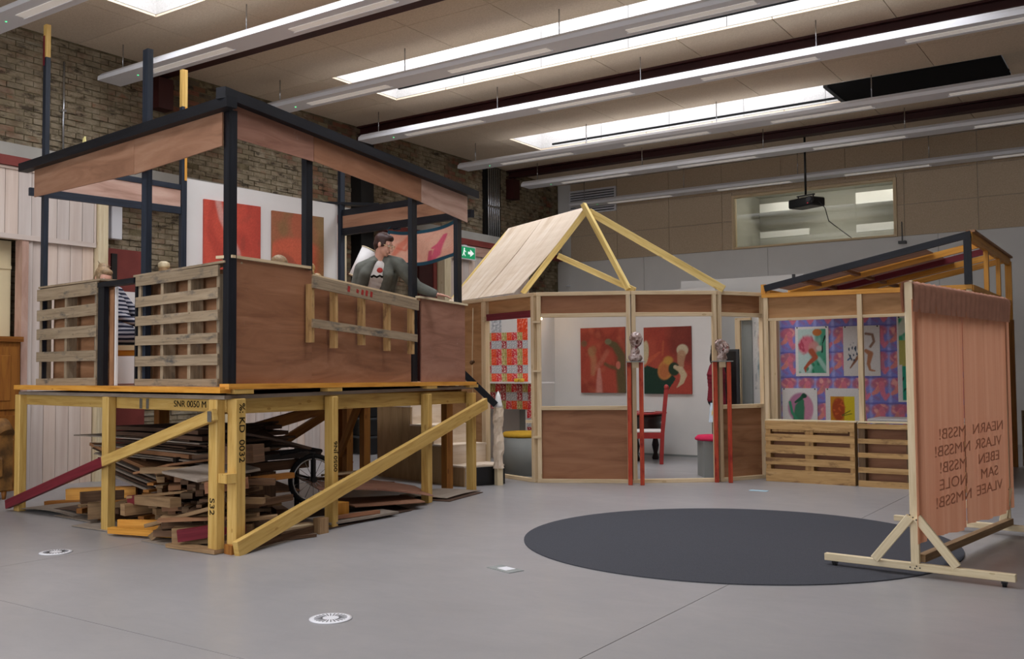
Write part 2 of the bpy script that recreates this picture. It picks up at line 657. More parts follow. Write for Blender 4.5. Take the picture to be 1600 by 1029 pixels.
# glass with faint reflections (window in the back wall)
t = NT('window_glass')
t.b.inputs['Transmission Weight'].default_value = 1.0
t.b.inputs['Roughness'].default_value = .02
t.b.inputs['IOR'].default_value = 1.3
t.b.inputs['Base Color'].default_value = (.93, .96, .95, 1)
M['glass'] = t.m
# sky pane of a rooflight
M['skypane'] = emit('sky_through_rooflight', '#f4f6ff', SKY)
M['slot_glow'] = emit('white_slot_glow', '#fff8ee', .14)  # faint glow standing in for the brightness of the open slots
M['batten'] = emit('added_batten_glow', '#fff6ea', 75.0)  # glow of the battens added to brighten the pavilion
M['warmbulb'] = emit('warm_lamp_bulb', '#ffc98a', 60.0)
M['fill_pane'] = emit('added_fill_pane', '#f2f5ff', FILL_LIGHT)  # glow added behind the viewer as fill
M['roomlight'] = emit('upstairs_room_lamp', '#fffaf0', 10.0)

# ------------------------------------------------------------------ the room
ZC = 5.65
WX, YB = -11.6, 19.0
XR, YF = 4.6, -5.5

# floor in cast bays with saw-cut joints
base = structure('floor', MB().box((WX - .3, YF, -.30), (XR, YB + .3, -.05)), M['mortar'])
def fslab(x0, y0, x1, y1):
    o = obj('slab', MB().box((x0 + .0025, y0 + .0025, -.05), (x1 - .0025, y1 - .0025, 0)), M['concrete'], base)
for (x0, x1) in ((WX - .25, -6.85), (-6.85, -2.32), (-2.32, XR)):
    for (y0, y1) in ((YF, 3.1), (3.1, 11.9), (11.9, YB + .25)):
        fslab(x0, y0, x1, y1)

# ceiling: backing, panels, beams, rooflights
SKY_Y = [(-3.1, -1.7), (1.25, 2.65), (5.65, 7.06), (10.03, 11.45), (14.62, 15.72)]
SKY_X = (-9.95, -1.75)
BEAMS = [(-0.3,), (4.0,), (8.26,), (12.39,), (17.0,)]
ceil_mb = MB()
ys = [YF] + [v for s in SKY_Y for v in s] + [YB + .2]
for i in range(0, len(ys), 2):
    ceil_mb.box((WX - .2, ys[i] + (.06 if i else 0), ZC + .03), (XR, ys[i + 1] - (.06 if i + 2 < len(ys) else 0), ZC + .12))
for (y0, y1) in SKY_Y:
    ceil_mb.box((WX - .2, y0 - .06, ZC + .03), (SKY_X[0] - .06, y1 + .06, ZC + .12))
    ceil_mb.box((SKY_X[1] + .06, y0 - .06, ZC + .03), (XR, y1 + .06, ZC + .12))
ceil = structure('ceiling', ceil_mb, M['darkgrey'])
xcols = [WX - .1] + [-10.24 + 1.272 * k for k in range(12)]
rows = []
for i in range(0, len(ys), 2):
    a0, a1 = ys[i], ys[i + 1]
    n = max(1, round((a1 - a0) / 1.0))
    rows += [(a0 + (a1 - a0) * k / n, a0 + (a1 - a0) * (k + 1) / n, False) for k in range(n)]
rows += [(y0, y1, True) for (y0, y1) in SKY_Y]
for (y0, y1, sky) in rows:
    if y1 < 4: xs = [WX - .1, -6, 0, XR]
    else: xs = xcols
    for x0, x1 in zip(xs[:-1], xs[1:]):
        segs = [(x0, x1)]
        if sky:
            segs = []
            if x0 < SKY_X[0] - .02: segs.append((x0, min(x1, SKY_X[0])))
            if x1 > SKY_X[1] + .02: segs.append((max(x0, SKY_X[1]), x1))
        for (p, q) in segs:
            if q - p < .05: continue
            obj('ceiling_panel', MB().box((p + .005, y0 + .004, ZC), (q - .005, y1 - .004, ZC + .028)), M['woodwool'], ceil)
# shafts and sky panes
for k, (y0, y1) in enumerate(SKY_Y):
    x0, x1 = SKY_X
    z0, z1 = ZC + .12, ZC + .72
    for (lo, hi, nm) in (((x0 - .06, y0 - .06, ZC + .03), (x1 + .06, y0, z1), 'shaft_side'), ((x0 - .06, y1, ZC + .03), (x1 + .06, y1 + .06, z1), 'shaft_side'),
                         ((x0 - .06, y0, ZC + .03), (x0, y1, z1), 'shaft_end'), ((x1, y0, ZC + .03), (x1 + .06, y1, z1), 'shaft_end')):
        if nm == 'shaft_side':
            n = 6
            for j in range(n):
                p = lo[0] + (hi[0] - lo[0]) * j / n; q = lo[0] + (hi[0] - lo[0]) * (j + 1) / n
                obj(nm, MB().box((p + .004, lo[1], lo[2]), (q - .004, hi[1], hi[2])), M['shaft'], ceil)
        else:
            obj(nm, MB().box(lo, hi), M['shaft'], ceil)
    xe = x1 if k != 4 else -4.13
    m = MB(); m.face([(x0, y0, z1), (x0, y1, z1), (xe, y1, z1), (xe, y0, z1)])
    w = structure('window_%d' % (k + 1), m, M['skypane'])
    fr = MB()
    for j in range(1, 4):
        xx = x0 + (xe - x0) * j / 4
        fr.box((xx - .03, y0, z1 - .07), (xx + .03, y1, z1 - .01))
    obj('glazing_bar', fr, M['whitewood'], w)
    if k in (3, 4):
        ym = 11.03 if k == 3 else 15.48
        obj('blind_rail', MB().box((x0 + .4, ym - .018, ZC + .0), (x1, ym + .018, ZC + .03)), M['blind'], w)
bl = obj('roof_blind', MB().box((-4.13, 14.66, ZC - .015), (-1.76, 15.70, ZC + .012)), M['blind'])
tag(bl, 'black blackout blind drawn across the end of the far rooflight', 'blind')
obj('blind_bar', MB().box((-4.19, 14.64, ZC - .03), (-4.13, 15.72, ZC + .02)), M['darkgrey'], bl)
for (yc,) in BEAMS:
    b = MB()
    b.box((WX, yc - .02, ZC - .13), (XR, yc + .02, ZC - .001))
    b.box((WX, yc - .10, ZC - .15), (XR, yc + .10, ZC - .13))
    b.box((WX, yc - .10, ZC - .03), (XR, yc + .10, ZC - .001))
    o = structure('ceiling_beam', b, M['steel_red'])
    if yc > 5:
        st = MB().box((WX + .0, yc - .12, ZC - .62), (WX + .2, yc + .12, ZC - .19))
        obj('beam_bracket', st, M['steel_red'], o)

# walls
wl = structure('wall_left', MB().box((WX - .3, YF, 0), (WX - .005, YB + .2, ZC + .02)), M['mortar'])
BL, BH, MJ = .215, .065, .012
brick_cols = ['#75553f', '#7d5442', '#6a5944', '#776b52', '#655745', '#807358', '#735242', '#5d5446']
def brick_mesh(c):
    m = MB(); m.box((-.045, -BL / 2, -BH / 2), (.0, BL / 2, BH / 2))
    m.cols = [lin(c)] * len(m.v)
    me, _ = m.mesh('brick', (0, 0, 0)); me.materials.append(M['brick'])
    return me
bmeshes = [brick_mesh(c) for c in brick_cols]
rest = MB(); rest.cols = []
nb = 0
zrow = 0
row = 0
z = .04
while z < ZC - .05:
    y = 5.0 + (BL + MJ) / 2 * (row % 2)
    while y < YB - .1:
        dx = rnd.choice((-.012, -.008, -.010, -.004, .004)) + rnd.uniform(-.003, .003)
        c = rnd.choice(brick_cols)
        near = z > 4.08 and 5.6 < y < 8.75
        if near and nb < 300:
            o = bpy.data.objects.new('brick', bmeshes[brick_cols.index(c)])
            COL.objects.link(o); o.parent = wl
            o.location = np.array((WX + .01 + dx, y, z)) - np.array(WPOS[wl.name])
            nb += 1
        elif rnd.random() < .985:
            j = rnd.uniform(-.006, .006)
            a = len(rest.v)
            rest.box((WX - .03, y - BL / 2 + j, z - BH / 2), (WX + .01 + dx, y + BL / 2 + j, z + BH / 2))
            rest.cols += [lin(c)] * (len(rest.v) - a)
        y += BL + MJ
    z += BH + MJ + rnd.uniform(-.002, .002); row += 1
o = obj('brickwork', rest, M['brick'], wl); o['kind'] = 'stuff'

wb = structure('wall_back', MB().box((WX - .2, YB + .03, 0), (XR, YB + .06, 3.83)).box((WX - .2, YB + .03, 4.94), (XR, YB + .06, ZC + .1))
               .box((WX - .2, YB + .03, 3.83), (-7.34, YB + .06, 4.94)).box((-4.13, YB + .03, 3.83), (XR, YB + .06, 4.94)), M['white'])
xs = [-11.25, -10.05, -8.79, -7.58]
xs2 = [-3.98 + 1.262 * k for k in range(8)]
zs = [3.83, 4.42, 5.02, 5.64]
for zz0, zz1 in zip(zs[:-1], zs[1:]):
    cols = list(zip(xs[:-1], xs[1:]))
    if zz1 < 5.1: cols += [(-7.58, -7.36), (-4.11, -3.98)]
    else: cols += [(-7.58, -6.32), (-6.32, -5.05), (-5.05, -3.98)]
    cols += list(zip(xs2[:-1], xs2[1:]))
    for (p, q) in cols:
        if q > XR: continue
        z00 = zz0
        obj('wall_panel', MB().box((p + .004, YB, z00 + .004), (q - .004, YB + .029, zz1 - .004)), M['woodwool2'], wb)
obj('wall_panel', MB().box((-7.35, YB, 4.96), (-4.12, YB + .029, 5.02)), M['woodwool2'], wb)
# smooth painted boards below, joints at three places
for p, q in zip([WX - .1, -9.4, -6.62, -3.4, -.2, 2.6], [-9.4, -6.62, -3.4, -.2, 2.6, XR]):
    obj('painted_board', MB().box((p + .004, YB, 0), (q - .004, YB + .028, 3.822)), M['white'], wb)
# vent grille
g = obj('vent_grille', MB().box((-11.25, YB - .045, 4.92), (-10.05, YB - .002, 5.47)), M['whitewood'])
tag(g, 'grey ventilation grille high in the corner of the back wall', 'vent')
for k in range(9):
    zz = 4.96 + k * .056
    obj('slat', MB().bar((-11.21, YB - .055, zz), (-10.09, YB - .055, zz), .03, .012, up=(0, -.6, 1)), M['darkgrey'], g)
# window in the back wall with the room behind
w = structure('window_6', MB().box((-7.36, YB - .03, 3.83), (-7.30, YB + .1, 4.95)).box((-4.17, YB - .03, 3.83), (-4.11, YB + .1, 4.95))
              .box((-7.30, YB - .03, 3.83), (-4.17, YB + .1, 3.87)).box((-7.30, YB - .03, 4.90), (-4.17, YB + .1, 4.95)), M['pine'])
obj('pane', MB().box((-7.30, YB + .03, 3.87), (-4.17, YB + .042, 4.90)), M['glass'], w)
rb = structure('wall_upstairs', MB().box((-7.7, YB + 2.6, 3.5), (-3.4, YB + 2.7, 5.6)).box((-7.8, YB + .1, 3.5), (-7.7, YB + 2.7, 5.6))
               .box((-3.5, YB + .1, 3.5), (-3.4, YB + 2.7, 5.6)).box((-7.7, YB + .1, 5.3), (-3.5, YB + 2.7, 5.6)).box((-7.7, YB + .1, 3.4), (-3.5, YB + 2.7, 3.55)), flat('pale_upstairs_wall', '#b6b4aa', .8, .2, 0, .03, 2))
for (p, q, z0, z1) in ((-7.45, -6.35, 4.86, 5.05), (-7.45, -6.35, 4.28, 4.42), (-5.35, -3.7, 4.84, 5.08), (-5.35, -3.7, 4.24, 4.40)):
    obj('reflection_band', MB().box((p, YB + 1.9, z0), (q, YB + 1.96, z1)), M['white2'], rb)  # white bars stand in for the hanging lights' reflections in the pane
for (p, q, zz) in ((-7.2, -5.2, 5.15), (-5.0, -3.7, 5.15)):
    s = obj('upstairs_lamp', MB().box((p, YB + 1.2, zz), (q, YB + 1.32, zz + .08)), M['roomlight'])
    tag(s, 'long white lamp in the room behind the high window, ' + ('at its window frame end' if p < -7 else 'longer one behind the projector'), 'lamp')
wr = structure('wall_right', MB().box((XR, YF, 0), (XR + .2, YB, ZC + .1)), M['white'])
wf = structure('wall_front', MB().box((WX - .3, YF - .2, 0), (XR, YF, ZC + .1)), M['white'])
# glowing panes added out of view behind the viewer to lift the fill light
for k, (p, q) in enumerate(((-10.6, -7.2), (-6.6, -3.2), (-2.6, .8))):
    m = MB(); m.face([(p, YF + .012, .9), (p, YF + .012, 4.8), (q, YF + .012, 4.8), (q, YF + .012, .9)])
    w = structure('window_%d' % (k + 7), m, M['fill_pane'])  # pane added as a fill light, not a known window
    obj('window_frame', MB().box((p - .06, YF, .84), (p, YF + .05, 4.86)).box((q, YF, .84), (q + .06, YF + .05, 4.86)).box((p, YF, .84), (q, YF + .05, .9)).box((p, YF, 4.8), (q, YF + .05, 4.86)).box(((p + q) / 2 - .03, YF, .9), ((p + q) / 2 + .03, YF + .05, 4.8)), M['whitewood'], w)

# ------------------------------------------------------------------ hanging luminaires
LUM = [('O', 5.45, 5.20, 'hanging light rail at the very top corner of the view, nearest the viewer'),
       ('A', 7.42, 5.20, 'nearest of the hanging light rails, passing above the red ceiling beam'),
       ('B', 9.66, 5.21, 'hanging light rail that crosses in front of the big near rooflight'),
       ('C', 11.80, 5.19, 'hanging light rail between the two rooflights, beside the dark ceiling beam'),
       ('D', 14.50, 5.19, 'hanging light rail below the far rooflight and its black blind'),
       ('E', 16.66, 5.18, 'hanging light rail in front of the farthest ceiling beam'),
       ('F', 18.60, 5.04, 'last hanging light rail, along the back wall above the window')]
for (nm, yc, zc, lab) in LUM:
    x0, x1 = -10.95 if nm != 'A' else -11.45, 3.5
    t = thing('hanging_luminaire', 'long white ' + lab, 'lamp', (x0, yc, zc), 0, 'hanging light rails under the ceiling')
    prof = [(-.17, -.01), (-.165, .045), (-.10, .10), (.10, .10), (.165, .045), (.17, -.01)]
    mb = MB()
    for i in range(len(prof)):
        a, b = prof[i], prof[(i + 1) % len(prof)]
        mb.face([(x0, yc + a[0], zc + a[1]), (x0, yc + b[0], zc + b[1]), (x1, yc + b[0], zc + b[1]), (x1, yc + a[0], zc + a[1])])
    mb.face([(x0, yc + a[0], zc + a[1]) for a in reversed(prof)])
    mb.face([(x1, yc + a[0], zc + a[1]) for a in prof])
    h = obj('housing', mb, M['whitewood'], t)
    obj('end_cap', MB().box((x0 - .006, yc - .14, zc - .008), (x0, yc + .16, zc + .05)), M['white2'], t)
    k = 0
    xx = x0 + .9
    while xx < 1.5:
        obj('glow_strip', MB().box((xx, yc - .045, zc - .016), (xx + 1.5, yc + .06, zc - .011)), M['slot_glow'], t)  # bright look of an open slot, put in as a faint glow
        obj('recess_rim', MB().box((xx - .03, yc + .062, zc - .022), (xx + 1.53, yc + .075, zc - .0105)), M['whitewood'], t)
        xx += 2.55
    xx = x0 + .3
    while xx < 2:
        obj('hanging_rod', MB().tube([(xx, yc, zc + .10), (xx, yc, ZC)], .008, 6), M['chrome'], t)
        xx += 2.4
    obj('indicator', MB().box((x0 + .62, yc - .007, zc - .016), (x0 + .635, yc + .007, zc - .010)), M['led'], t)

# ------------------------------------------------------------------ timber facade along the brick wall
PX = -11.23
def planks(parent, y0, y1, z0, z1, x=PX, w=.165, th=.022):
    y = y0
    k = 0
    while y < y1 - .02:
        e = min(y + w * rnd.uniform(.93, 1.07), y1)
        obj('plank', MB().bar((x - th / 2 + rnd.uniform(-.004, .004), (y + e) / 2, z0), (x - th / 2, (y + e) / 2, z1), th, e - y - .006, up=(0, 1, 0)), M['plank'], parent)
        y = e
f1 = thing('timber_facade', 'pale plank facade bay with a door opening, nearest along the brick wall', 'facade', (PX, 6.2, 0))
planks(f1, 4.6, 7.12, 3.02, 3.785)
planks(f1, 6.32, 7.12, 0.0, 2.98, x=PX - .05)
obj('lintel', MB().box((PX - .10, 4.6, 2.96), (PX + .004, 7.12, 3.02)), M['plank'], f1)
obj('jamb', MB().box((PX - .16, 6.17, 0), (PX - .01, 6.25, 2.96)), M['ply_pink'], f1)
obj('jamb', MB().box((PX - .16, 6.25, 0), (PX - .03, 6.31, 2.96)), M['plank'], f1)
obj('pilaster', MB().box((PX - .2, 7.13, 0), (PX + .03, 7.27, 3.815)), M['pine_w'], f1)
obj('cornice_board', MB().box((PX - .06, 4.6, 3.785), (PX + .02, 7.12, 3.815)), M['plank'], f1)
obj('backing', MB().box((PX - .12, 6.32, 0), (PX - .08, 7.12, 2.98)), M['ply_pale'], f1)
obj('backing', MB().box((PX - .1, 4.6, 3.02), (PX - .03, 7.12, 3.80)), M['ply_pale'], f1)
d = tag(obj('cream_door', MB().box((PX - .3, 4.6, 1.2), (PX - .24, 6.16, 2.96)), M['cream']), 'cream painted panel in the opening of the plank facade, above the oak cabinet', 'panel')
obj('rail', MB().box((PX - .24, 4.6, 2.62), (PX - .225, 6.16, 2.66)), M['cream'], d)
cb = thing('oak_cabinet', 'brown oak panelled cabinet standing in the plank facade opening', 'cabinet', (PX - .2, 5.6, 0))
obj('body', MB().box((PX - .22, 5.1, 0), (PX + .05, 6.13, 1.74)), M['oak'], cb)
obj('cornice', MB().box((PX - .22, 5.08, 1.74), (PX + .09, 6.15, 1.80)), M['oak'], cb)
for y0, y1 in ((5.15, 5.6), (5.66, 6.1)):
    dd = obj('door', MB().box((PX + .05, y0, .95), (PX + .068, y1, 1.68)), M['oak'], cb)
    obj('door_panel', MB().box((PX + .068, y0 + .09, 1.05), (PX + .078, y1 - .09, 1.58)), M['oak'], dd, .006)
    d2 = obj('drawer', MB().box((PX + .05, y0, .08), (PX + .068, y1, .88)), M['oak'], cb)
    obj('knob', MB().ell((PX + .08, y1 - .07, .6), (.016, .016, .016)), M['gold'], d2)
ac = thing('velvet_armchair', 'worn golden brown velvet armchair beside the oak cabinet', 'armchair', (PX + .6, 5.30, 0))
x0 = PX + .25
obj('backrest', MB().lathe([(.05, .45), (.13, .5), (.15, .8), (.13, 1.0), (.05, 1.04)], (x0 + .18, 5.30, 0), 20, .9, 1.9), M['velvet'], ac)
obj('seat', MB().box((x0 + .1, 5.02, .22), (x0 + .55, 5.58, .48)), M['velvet'], ac, .04)
for s in (5.0, 5.6):
    obj('armrest', MB().tube([(x0 + .12, s, .72), (x0 + .25, s, .80), (x0 + .42, s, .80), (x0 + .52, s, .7)], .085, 12).box((x0 + .12, s - .07, .1), (x0 + .52, s + .07, .72)), M['velvet'], ac)
for xx in (x0 + .15, x0 + .48):
    for s in (5.0, 5.6):
        obj('leg', MB().lathe([(.02, 0), (.03, .1)], (xx, s, 0), 10), M['oak'], ac)

f2 = thing('timber_facade', 'pale plank facade bay seen under the raised cabin, behind the wood store', 'facade', (PX, 10.3, 0))
planks(f2, 9.25, 11.45, 0, 3.80)
obj('pilaster', MB().box((PX - .2, 11.45, 0), (PX + .03, 11.62, 3.815)), M['pine_w'], f2)
obj('pilaster', MB().box((PX - .2, 9.10, 0), (PX + .03, 9.25, 3.815)), M['pine_w'], f2)
obj('backing', MB().box((PX - .08, 9.25, 0), (PX - .03, 11.45, 3.80)), M['ply_pale'], f2)
f3 = thing('timber_facade', 'tan plank facade bay below the exit sign, beyond the raised cabin', 'facade', (PX, 15.3, 0))
planks(f3, 14.45, 17.2, 0, 3.62, w=.19)
obj('pilaster', MB().box((PX - .2, 14.25, 0), (PX + .03, 14.44, 3.815)), M['pine_w'], f3)
obj('lintel', MB().box((PX - .06, 14.45, 3.62), (PX + .03, 17.2, 3.81)), M['ply_pink'], f3)
obj('backing', MB().box((PX - .08, 14.45, 0), (PX - .03, 17.2, 3.62)), M['ply_pale'], f3)
b = structure('steel_beam', MB().box((WX, 4.4, 3.86), (PX - .02, 18.6, 3.95)).box((PX - .10, 4.4, 3.82), (PX + .05, 18.6, 3.86)), M['steel_red2'])
b = structure('wall_ledge', MB().box((WX - .01, 4.4, 3.95), (PX - .02, 18.6, 4.10)), flat('grey_ledge_render', '#a3a097', .8, .2, 0, .08, 2))
for y0, y1, x in ((7.30, 7.40, PX - .2), (11.68, 11.80, PX - .15)):
    structure('steel_jamb', MB().box((x - .1, y0, 0), (x, y1, 3.82)), M['steel_red2'])
for yc in (12.3,):
    b = MB().box((WX, yc - .16, 0), (WX + .24, yc + .16, ZC - .33))
    structure('steel_column', b, M['steel_black'])
structure('steel_column', MB().box((WX, 16.02, 4.1), (WX + .06, 16.6, ZC - .02)), M['steel_black'])
# red door and switch boxes on the brick between the first bays
dr = thing('steel_door', 'dark red battered steel door in the brick wall behind the near cabin post', 'door', (WX + .05, 7.75, 0))
obj('leaf', MB().box((WX + .02, 7.46, 0), (WX + .07, 8.05, 3.02)), M['steel_red2'], dr)
obj('latch', MB().box((WX + .07, 7.52, 2.6), (WX + .10, 7.60, 2.95)), M['plastic'], dr)
bx = tag(obj('junction_box', MB().box((WX + .02, 7.50, 3.14), (WX + .12, 7.66, 3.62)), M['whitewood'], None, .01), 'grey metal junction box on the brick above the dark red door', 'box')
obj('conduit', MB().tube([(WX + .06, 7.58, 3.62), (WX + .06, 7.58, 3.82)], .015, 8), M['chrome'], bx)
dr = thing('maroon_door', 'maroon door beside the far plank bay, seen under the painted banner', 'door', (PX - .1, 14.0, 0))
obj('leaf', MB().box((PX - .2, 13.72, 0), (PX - .15, 14.22, 3.5)), M['steel_red'], dr)
obj('stile', MB().box((PX - .15, 14.12, 0), (PX - .13, 14.22, 3.5)), M['steel_red2'], dr)
obj('handle', MB().tube([(PX - .15, 13.8, 1.2), (PX - .1, 13.8, 1.2), (PX - .1, 13.9, 1.2)], .012, 8), M['chrome'], dr)
# pipes
for k in range(6):
    y = 16.10 + k * .075
    p = obj('conduit_pipe', MB().tube([(WX + .10, y, 3.95), (WX + .10, y, ZC - .05)], .022, 8), M['chrome'])
    tag(p, 'vertical galvanised pipe in the bundle on the brick wall left of the white gable roof', 'pipe', 'bundle of vertical pipes on the brick wall')
    obj('clip', MB().box((WX + .02, y - .028, 4.75), (WX + .125, y + .028, 4.79)), M['chrome'], p)
p = obj('conduit_pipe', MB().tube([(WX + .05, 6.85, 4.1), (WX + .05, 6.85, ZC - .3)], .014, 8), M['chrome'])
tag(p, 'single thin grey pipe up the brick wall above the plank facade', 'pipe')
obj('clip', MB().box((WX + .0, 6.82, 4.7), (WX + .07, 6.88, 4.73)), M['chrome'], p)
# exit sign
ex = thing('exit_sign', 'green emergency exit sign with white running figure and arrow on the planks', 'sign', (PX + .12, 14.83, 3.640))
obj('body', MB().box((PX + .06, 14.52, 3.520), (PX + .09, 15.15, 3.780)), M['white2'], ex)
obj('face', MB().box((PX + .09, 14.54, 3.540), (PX + .094, 15.13, 3.760)), M['green_sign'], ex)
def sign_poly(pts):
    m = MB(); m.slab([(PX + .0965, y, z) for y, z in pts], .003, (1, 0, 0)); return m
obj('arrow', sign_poly([(14.97, 3.580), (15.09, 3.650), (14.97, 3.720), (14.97, 3.675), (14.90, 3.675), (14.90, 3.625), (14.97, 3.625)]), M['sign_white'], ex)
obj('door_symbol', sign_poly([(14.57, 3.570), (14.67, 3.570), (14.67, 3.730), (14.57, 3.730)]), M['sign_white'], ex)
rm = MB().ell((PX + .095, 14.78, 3.720), (.004, .018, .018))
rm.bar((PX + .096, 14.78, 3.700), (PX + .096, 14.76, 3.640), .004, .03, up=(0, 1, 0)).bar((PX + .096, 14.76, 3.640), (PX + .096, 14.81, 3.580), .004, .018, up=(0, 1, 0))
rm.bar((PX + .096, 14.76, 3.640), (PX + .096, 14.72, 3.580), .004, .018, up=(0, 1, 0)).bar((PX + .096, 14.78, 3.690), (PX + .096, 14.83, 3.660), .004, .014, up=(0, 1, 0))
obj('running_figure', rm, M['sign_white'], ex)
obj('bracket', MB().box((PX + .0, 14.77, 3.78), (PX + .08, 14.89, 3.80)), M['whitewood'], ex)

# ------------------------------------------------------------------ raised platform
A, B, C = V((-5.845, 4.769, 0)), V((-9.497, 5.215, 0)), V((-6.566, 8.85, 0))
E = V((-8.918, 9.137, 0))
dAB = (B - A).normalized(); nAB = V((-dAB.y, dAB.x, 0))
if nAB.y < 0: nAB = -nAB
dAC = (C - A).normalized(); nAC = V((-dAC.y, dAC.x, 0))
if nAC.x > 0: nAC = -nAC
dBE = (E - B).normalized(); nBE = V((dBE.y, -dBE.x, 0))
if nBE.x < 0: nBE = -nBE
dCE = (E - C).normalized()
LBE, LCE = (E - B).length, (E - C).length
def AB(s, t, z): return A + dAB * s + nAB * t + V((0, 0, z))
def AC(s, t, z): return A + dAC * s + nAC * t + V((0, 0, z))
def BE(s, t, z): return B + dBE * s + nBE * t + V((0, 0, z))
def CE(s, t, z): return C + dCE * s + V((0, 0, z)) - V((dCE.y, -dCE.x, 0)) * t
def post(pf, s, t, z0, z1, ws, wt, d):
    return MB().bar(pf(s, t, z0), pf(s, t, z1), wt, ws, up=d)

pf = thing('timber_platform', 'raised platform of yellow formwork timber that carries the black framed cabin', 'platform', AB(1.6, 1.8, 0))
# legs
for s, t in ((3.68, .01), (1.815, .0), (.125, .01)):
    obj('leg', post(AB, s, t, 0, 1.155, .115, .075, dAB), M['yellow'], pf, .006)
for s in (.12, 1.36, 3.06, 4.09):
    lg = obj('leg', post(AC, s, -.01, 0, 1.16 - .012 * s, .085 if s > 1 else .11, .09, dAC), M['yellow'], pf, .006)
obj('corner_block', MB().bar(AB(.02, .035, .53), AB(.02, .035, .60), .09, .12, up=dAB), M['yellow'], pf)
obj('corner_block', MB().bar(AB(.0, .06, .0), AB(.0, .06, .07), .06, .10, up=dAB), M['yellow_dark'], pf)
for s in (1.47, LBE - .06):
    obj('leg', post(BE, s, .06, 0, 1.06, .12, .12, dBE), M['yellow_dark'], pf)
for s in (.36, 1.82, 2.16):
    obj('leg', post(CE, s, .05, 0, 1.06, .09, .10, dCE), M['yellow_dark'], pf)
# beams
beam1 = obj('beam', MB().bar(AB(.05, .065, 1.105), AB(3.66, .065, 1.105), .05, .10), M['yellow'], pf, .004)
beam2 = obj('beam', MB().bar(AC(.10, .075, 1.108), AC(4.12, .075, 1.060), .05, .135), M['yellow'], pf, .004)
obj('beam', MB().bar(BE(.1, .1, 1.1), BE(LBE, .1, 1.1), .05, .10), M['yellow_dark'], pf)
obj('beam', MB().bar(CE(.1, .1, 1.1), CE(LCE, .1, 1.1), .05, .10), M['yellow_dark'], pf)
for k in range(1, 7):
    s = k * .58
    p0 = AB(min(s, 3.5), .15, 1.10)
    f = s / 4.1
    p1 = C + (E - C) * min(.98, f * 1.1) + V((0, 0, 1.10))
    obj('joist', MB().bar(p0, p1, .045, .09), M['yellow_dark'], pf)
# deck
def poly(z, o=0.0):
    return [AB(-.0, -.005, z) + dAC * -.0, AC(4.16, .0, z), E + V((-.03, .03, z)), AB(3.70, -.005, z)]
obj('deck_sheet', MB().slab(poly(1.185), .03, (0, 0, 1)), M['board_grey'], pf)
obj('deck_board', MB().slab([p for p in poly(1.238)], .018, (0, 0, 1)), M['ply_mid'], pf)
obj('edge_board', MB().bar(AB(-.02, -.01, 1.225), AB(3.70, -.01, 1.228), .09, .045), M['orange'], pf)
obj('edge_board', MB().bar(AC(-.02, -.01, 1.252), AC(4.15, -.01, 1.216), .09, .040), M['orange'], pf)
for s in (.05, 1.25, 3.0, 3.98):
    obj('spacer_block', MB().bar(AC(s, -.01, 1.213 - .006 * s), AC(s + .22, -.01, 1.211 - .006 * s), .08, .036), M['yellow'], pf)
# braces
br = obj('brace', MB().bar(AB(1.76, -.07, .600), AB(.02, -.07, 1.045), .045, .088), M['yellow'], pf, .004)
obj('painted_brace', MB().bar(AB(3.78, -.07, .062), AB(1.76, -.07, .600), .045, .088), M['maroon'], pf, .004)
obj('brace', MB().bar(AC(.0, -.11, .045), AC(4.27, -.11, .985), .05, .125), M['yellow'], pf, .004)
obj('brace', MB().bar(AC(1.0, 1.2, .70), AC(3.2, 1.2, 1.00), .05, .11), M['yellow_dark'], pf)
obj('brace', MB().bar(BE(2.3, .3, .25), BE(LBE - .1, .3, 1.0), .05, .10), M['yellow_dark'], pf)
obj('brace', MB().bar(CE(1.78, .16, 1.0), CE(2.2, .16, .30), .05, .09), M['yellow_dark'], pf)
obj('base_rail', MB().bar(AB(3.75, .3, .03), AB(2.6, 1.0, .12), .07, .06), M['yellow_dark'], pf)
# metal plates
for s in (1.33, 1.22):
    obj('nail_plate', MB().box((0, 0, 0), (.001, .001, .001)) if False else MB().bar(AB(s, .037, 1.06), AB(s, .037, 1.145), .004, .045, up=dAB), M['chrome'], pf)
obj('nail_plate', MB().bar(AB(.05, -.10, .99), AB(.05, -.10, 1.07), .004, .05, up=dAB), M['chrome'], pf)
def lettering(txt, size, origin, xdir, zdir, mat, parent, name='stencil_lettering', ext=.0012, wide=1.0):
    cu = bpy.data.curves.new(name, 'FONT')
    cu.body = txt; cu.size = size; cu.extrude = ext; cu.align_x = 'CENTER'; cu.align_y = 'CENTER'
    cu.materials.append(mat)
    t = bpy.data.objects.new(name, cu)
    x, y = V(xdir).normalized(), V(zdir).normalized()
    zz = x.cross(y)
    mw = Matrix((x, y, zz)).transposed().to_4x4()
    dg_o = bpy.data.objects.new('tmp', cu); COL.objects.link(dg_o)
    me = bpy.data.meshes.new_from_object(dg_o.evaluated_get(bpy.context.evaluated_depsgraph_get()))
    bpy.data.objects.remove(dg_o); bpy.data.objects.remove(t)
    me.transform(mw @ Matrix.Diagonal((wide, 1, 1, 1)))
    me.materials.clear(); me.materials.append(mat)
    o = bpy.data.objects.new(name, me); COL.objects.link(o)
    o.parent = parent
    o.location = np.array(origin) - np.array(WPOS[parent.name])
    WPOS[o.name] = tuple(origin)
    return o
lettering('SNR 0050 M', .072, AB(.56, .0385, 1.108), -dAB, (0, 0, 1), M['ink'], beam1, wide=1.3)
lg_o = [o for o in pf.children if o.name.startswith('leg')]
lettering('%: KD  0032', .088, AC(.125, -.0565, .90), (0, 0, -1), dAC, M['ink'], lg_o[3])
lettering('0050 JN6', .07, AC(1.36, -.0565, .62), (0, 0, 1), -dAC, M['ink'], lg_o[4])
